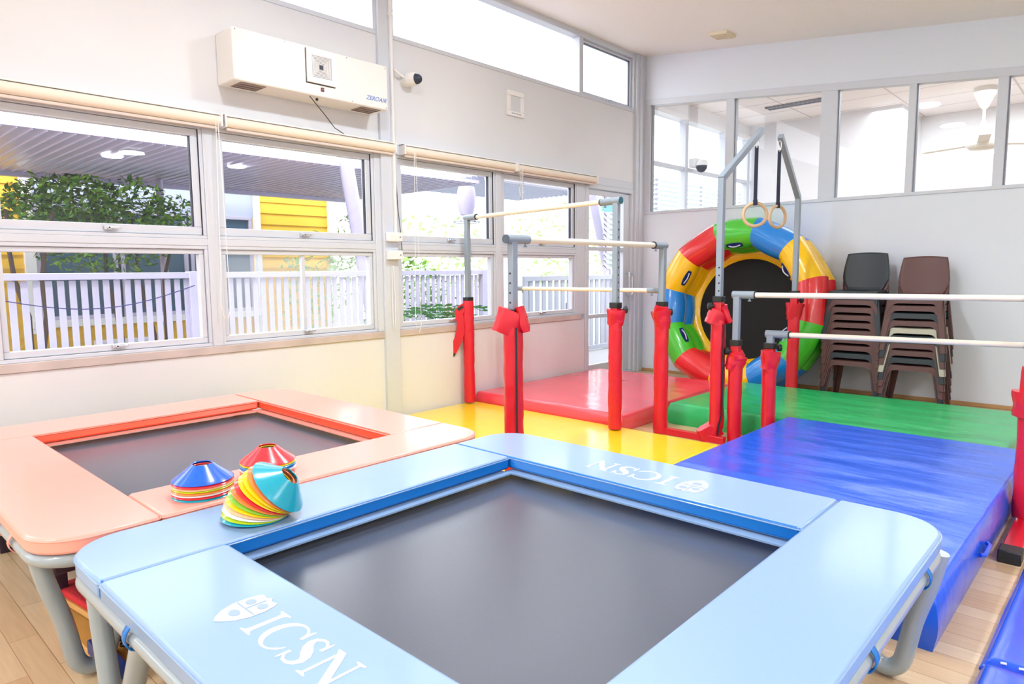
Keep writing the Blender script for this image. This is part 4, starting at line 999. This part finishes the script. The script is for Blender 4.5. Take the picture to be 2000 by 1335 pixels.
# fence
fe = thing('picket_fence', (-6.5, .3, 0), 'white picket fence outside the windows', 'fence')
part(fe, 'top_rail', MB().box((-6.53, .1, 1.205), (-6.46, 6.45, 1.262)), FENCE, bevel=.004)
part(fe, 'bottom_rail', MB().box((-6.52, .1, .16), (-6.48, 6.45, .21)), FENCE, bevel=.004)
pk0 = None; y = .14
while y < 6.40:
    if pk0 is None:
        pk0 = ob('picket', MB().box((-.01, -.024, .05), (.01, .024, 1.20)), FENCE, parent=fe, bevel=.003); o = pk0
    else: o = pk0.copy(); COL.objects.link(o)
    o.location = (0, y-.3, 0); y += .0835
for yy in (2.62, 6.45): part(fe, 'post', MB().box((-6.55, yy-.045, -.03), (-6.45, yy+.045, 1.27)), FENCE, bevel=.004)
ga = thing('garden_gate', (-6.3, 8.6, 0), 'grey slatted garden gate seen through the door glass', 'gate')
GG = mat('gate grey paint', (160, 164, 176), .5)
q = MB(); frame_rect(q, -6.33, -6.27, 7.05, 9.6, .0, 1.17, .07); part(ga, 'gate_frame', q, GG, bevel=.004)
for k in range(17): part(ga, 'slat', MB().box((-6.31, 7.16+.145*k, .07), (-6.29, 7.24+.145*k, 1.10)), GG)
# canopy
ca = thing('walkway_canopy', (-8.3, 2, 2.45), 'slatted lilac walkway canopy outside the left windows', 'canopy')
CAN = mat('lilac soffit', (206, 196, 226), .35, coat=.2)
part(ca, 'soffit', MB().box((-9.75, -3, 2.46), (-6.8, 6.7, 2.50)), CAN)
q = MB(); y = -3
while y < 6.7: q.box((-9.72, y, 2.448), (-6.82, y+.012, 2.462)); y += .105
part(ca, 'slats', q, mat('lilac soffit rib', (206, 200, 226), .4))
part(ca, 'gutter', MB().box((-9.80, -3, 2.40), (-9.72, 6.75, 2.52)), LILAC, bevel=.004)
for x, y, lb_ in ((-7.75, 2.40, 'above the tree'), (-7.55, 3.60, 'left of the yellow boards'), (-7.6, .4, 'farthest left')):
    o = ob('canopy_light', MB().lathe([(.001, 2.436), (.09, 2.436), (.10, 2.447)], (x, y, 0), 24), LAMPS)
    tag(o, 'round white downlight under the lilac canopy, '+lb_, 'light', 'downlights under the walkway canopy')
def pole(a, b, r, label):
    o = ob('slanted_column', MB().tube([a, b], r, 20), LILAC, smooth=True); tag(o, label, 'column')
pole((-6.8, 5.02, -.25), (-6.8, 4.50, 2.75), .085, 'leaning lilac round column at the right end of the picket fence')
pole((-7.0, 10.6, -.25), (-7.0, 9.45, 3.0), .075, 'leaning pale column seen through the glass door')
pole((-9.3, 3.40, -.25), (-9.3, 3.40, 2.45), .045, 'thin white upright post beside the tree under the canopy')
# house
ho = thing('house', (-10.3, 3, -.25), 'yellow weatherboard house with dark windows beyond the fence', 'house')
def siding(y0, y1, z0, z1, nm='weatherboard'):
    mb = MB(); z = z0; h = .175
    while z < z1-.001:
        zt_ = min(z+h, z1); mb.add([(-10.30, y0, z), (-10.30, y1, z), (-10.325, y1, zt_), (-10.325, y0, zt_), (-10.34, y0, z), (-10.34, y1, z), (-10.34, y1, zt_), (-10.34, y0, zt_)], [(0,1,2,3),(0,4,5,1),(4,7,6,5),(0,3,7,4),(1,5,6,2),(3,2,6,7)]); z += h
    part(ho, nm, mb, YELH)
siding(-4, 2.12, -.25, 2.85); siding(5.22, 6.52, -.25, 2.85); siding(2.12, 5.22, -.25, .58)
part(ho, 'corner_post', MB().box((-10.33, 5.14, -.25), (-10.24, 5.23, 2.85)).box((-10.33, 2.10, .5), (-10.25, 2.22, 2.85)).box((-10.33, 6.47, -.25), (-10.24, 6.54, 2.85)), WHITE, bevel=.004)
part(ho, 'window_sill', MB().box((-10.34, 2.12, .57), (-10.20, 5.22, .66)), WHITE, bevel=.004)
part(ho, 'upper_wall', MB().box((-10.36, 2.1, 2.12), (-10.30, 5.22, 2.85)), mat('pale blue grey wall', (176, 184, 204), .6))
fr = MB()
for y0, y1 in ((2.22, 3.16), (3.2, 4.1), (4.14, 5.1)): frame_rect(fr, -10.33, -10.27, y0, y1, .66, 2.12, .05)
wf = part(ho, 'window_frame', fr, FENCE, bevel=.004)
ob('window_pane', MB().box((-10.32, 2.2, .66), (-10.31, 5.12, 2.12)), TINT, parent=wf, off=ho.location)
part(ho, 'side_wall', MB().box((-16, 6.50, -.25), (-10.30, 6.54, 2.85)), YELH)
part(ho, 'roof_edge', MB().box((-16, -4, 2.85), (-10.1, 6.6, 2.93)), LILAC)
ls = thing('louvred_screen', (-6.5, 10.5, -.25), 'pale louvred screen outside the next room windows', 'louvre screen')
q = MB()
for y in (9.3, 10.9, 12.6, 14.4): q.box((-6.53, y, -.25), (-6.47, y+.08, 3.05))
part(ls, 'frame', q, FENCE)
q = MB()
for k in range(20): q.box((-6.56, 9.3, 1.3+.085*k), (-6.44, 14.4, 1.312+.085*k), rot=Matrix.Rotation(.7, 3, 'Y'))
part(ls, 'louvres', q, mat('pale louvre', (176, 192, 190), .5))
# framed board by the house
bd = thing('notice_board', (-9.6, 2.9, -.25), 'small white framed board leaning against the yellow wall outside', 'board')
q = MB(); frame_rect(q, -9.62, -9.59, 2.62, 3.32, -.2, .42, .05); part(bd, 'frame', q, WHITE); part(bd, 'panel', MB().box((-9.615, 2.67, -.15), (-9.60, 3.27, .37)), mat('board grey', (130, 134, 140), .6))
# vegetation
def leaves(nl, fn, size, mt, root, name='foliage', kind='stuff'):
    mb = MB()
    for i in range(nl):
        c = Vector(fn(i)); a = Vector((random.gauss(0, 1), random.gauss(0, 1), random.gauss(0, .6))).normalized(); b = a.cross(Vector((random.random(), random.random(), random.random()+.3))).normalized(); s_ = size*random.uniform(.6, 1.3)
        mb.add([c-a*s_, c+b*s_*.42, c+a*s_, c-b*s_*.42], [(0,1,2,3)])
    o = ob(name, mb, mt, parent=root, off=root.location, fix=False); o['kind'] = kind; return o
def ell(cx, cy, cz, rx_, ry_, rz_):
    def f(i):
        while True:
            p = Vector((random.uniform(-1, 1), random.uniform(-1, 1), random.uniform(-1, 1)))
            if .25 < p.length < 1: return (cx+p.x*rx_, cy+p.y*ry_, cz+p.z*rz_)
    return f
tr = thing('garden_tree', (-8.9, 2.6, -.25), 'leafy green tree with thin dark stems between fence and house', 'tree')
blobs = [(-9.0, 2.0, 1.95, .5, .35, .42), (-8.9, 2.45, 1.97, .5, .45, .42), (-8.8, 2.9, 1.95, .5, .45, .45), (-8.7, 3.3, 1.85, .45, .4, .35), (-8.9, 2.6, 1.5, .5, .7, .25), (-8.7, 3.65, 1.7, .3, .3, .16), (-9.1, 2.3, 2.1, .4, .6, .3)]
fns = [ell(*b) for b in blobs]; wts = [1, 1.3, 1.2, .8, .7, .3, .8]
def pick(i): return random.choices(fns, wts)[0](i)
leaves(3600, pick, .045, GRN, tr); leaves(1800, pick, .05, GRN2, tr, 'shaded_foliage')  # darker leaves mixed in as painted shade
br_ = MB()
for (y0, y1, z1, x) in ((1.72, 1.55, 1.9, -8.3), (1.75, 1.95, 1.9, -8.3), (3.08, 2.9, 2.0, -8.9), (3.12, 3.35, 1.9, -8.8), (2.75, 2.6, 1.9, -9.0)):
    pts = [Vector((x+.05*math.sin(k), y0+(y1-y0)*(k/6)**1.5+.03*math.sin(k*2.1+y0), -.25+(z1+.25)*k/6)) for k in range(7)]; br_.tube(pts, [.04-.004*k for k in range(7)], 8)
part(tr, 'stems', br_, BARK, smooth=True)
def shrub(name, loc, fn, nl, size, mt, label, cat='shrub', group=None):
    t_ = thing(name, loc, label, cat, group); leaves(nl, fn, size, mt, t_); part(t_, 'stem', MB().tube([Vector(loc), Vector(loc)+Vector((.03, 0, .5))], .02, 8), BARK); return t_
shrub('shrub', (-7.3, 5.85, -.2), ell(-7.3, 5.85, .65, .35, .8, .85), 2200, .05, GRN, 'bushy green shrub behind the fence, right of the grey column')
shrub('shrub', (-7.9, 4.75, -.2), ell(-7.9, 4.75, 1.0, .35, .5, .8), 700, .05, GRNP, 'sparse pale shrub behind the fence, beside the leaning lilac column')
shrub('flowering_shrub', (-9.4, 6.5, -.2), ell(-9.3, 6.45, 1.55, .4, .55, .75), 700, .05, GRNP, 'pale yellow green shrub at the corner of the yellow house')
for k, (x, y, z, a, b, c, lb) in enumerate(((-14, 12, 1.6, 1.5, 2.2, 1.2, 'bleached pale tree in the distance beyond the picket fence'), (-13, 16.5, 2.0, 1.4, 2.2, 1.3, 'bleached pale tree in the distance behind the garden gate'), (-16, 8.8, 2.2, 1.2, 1.4, 1.8, 'bleached pale tree right of the yellow house'))):
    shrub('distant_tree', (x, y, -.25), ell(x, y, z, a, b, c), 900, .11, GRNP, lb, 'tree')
pm = thing('palm_plant', (-6.0, 5.30, -.02), 'spiky green palm in front of the picket fence', 'palm')
for k in range(16):
    an = 2*math.pi*k/16+random.random()*.3; L_ = random.uniform(.35, .55); mb = MB(); pts = []
    for i in range(8):
        t_ = i/7; pts.append(Vector((-6.0+math.cos(an)*L_*t_, 5.30+math.sin(an)*L_*t_, (.50+.10*(L_-.45)/.25)+.85*t_-.60*t_*t_)))
    mb.tube(pts, .004, 5)
    for i in range(1, 8):
        for s_ in (-1, 1):
            p = pts[i]; d_ = Vector((-math.sin(an)*s_, math.cos(an)*s_, .1))*.11+Vector((math.cos(an), math.sin(an), 0))*.07
            mb.add([p, p+d_*.5+Vector((0, 0, .012)), p+d_, p+d_*.5-Vector((0, 0, .012))], [(0,1,2,3)])
    part(pm, 'frond', mb, GRN2, fix=False)
part(pm, 'pot', MB().lathe([(.001,0),(.11,0),(.15,.3),(.13,.31),(.001,.29)], (-6.0, 5.30, -.02), 20), LILAC, smooth=True); part(pm, 'trunk', MB().cyl((-6.0, 5.30, .25), (-6.0, 5.30, .52), .03, 10), BARK, smooth=True)
# outside fan and sign
of = thing('patio_fan', (-5.6, 5.31, 1.2), 'lilac wall fan outside the middle windows', 'fan')
part(of, 'motor_housing', MB().lathe([(.001,2.20),(.09,2.19),(.105,2.12),(.10,1.98),(.075,1.88),(.001,1.86)], (-5.6, 5.31, 0), 20), LILAC, smooth=True)
part(of, 'column', MB().cyl((-5.6, 5.31, -.02), (-5.6, 5.31, 1.87), .022), LILAC, smooth=True)
g_ = MB()
for r_ in (.08, .15, .2): g_.tube([(-5.6+r_*math.cos(a*.314), 5.31+r_*math.sin(a*.314), 1.80+.02*(r_ < .1)) for a in range(20)], .004, 6, closed=True)
part(of, 'guard', g_, GREYM, smooth=True)
gs_ = thing('hanging_sign', (-5.23, 7.8, -.02), 'small teal sign on a thin pole seen through the glass door', 'sign'); part(gs_, 'sign_panel', MB().box((-5.24, 7.40, 2.02), (-5.22, 7.75, 2.13)), mat('teal sign', (130, 200, 200), .5)); part(gs_, 'pole', MB().cyl((-5.23, 7.76, -.02), (-5.23, 7.76, 2.14), .012, 10), FENCE)
mb_ = thing('meter_box', (-5.3, 8.0, -.02), 'grey metal box on a post outside behind the tall bar post', 'box'); part(mb_, 'casing', MB().box((-5.34, 7.86, 1.44), (-5.26, 8.1, 1.90)), GREYM, bevel=.01); part(mb_, 'post', MB().box((-5.32, 7.96, -.02), (-5.28, 8.0, 1.45)), GREYM)
aw = thing('slatted_awning', (-7.5, 8.2, 2.4), 'slatted pergola roof outside the right hand windows', 'awning')
q = MB()
for k in range(16): q.box((-8.4+.11*k, 6.6, 2.52-.0*k), (-8.38+.11*k, 9.3, 2.56))
part(aw, 'slats', q, mat('dark slat', (120, 124, 140), .5)); part(aw, 'beam', MB().box((-6.6, 6.6, 2.48), (-6.45, 9.4, 2.64)), LILAC)
cl_ = MB(); cl_.tube([(-4.68, .75+1.15*k/12, 1.13-.11*math.sin(math.pi*k/12)+.04*k/12) for k in range(13)], .0032, 6)
tag(ob('clothes_line', cl_, mat('navy cord', (44, 50, 120), .6), smooth=True), 'sagging navy blue cord strung outside the left window', 'cord')
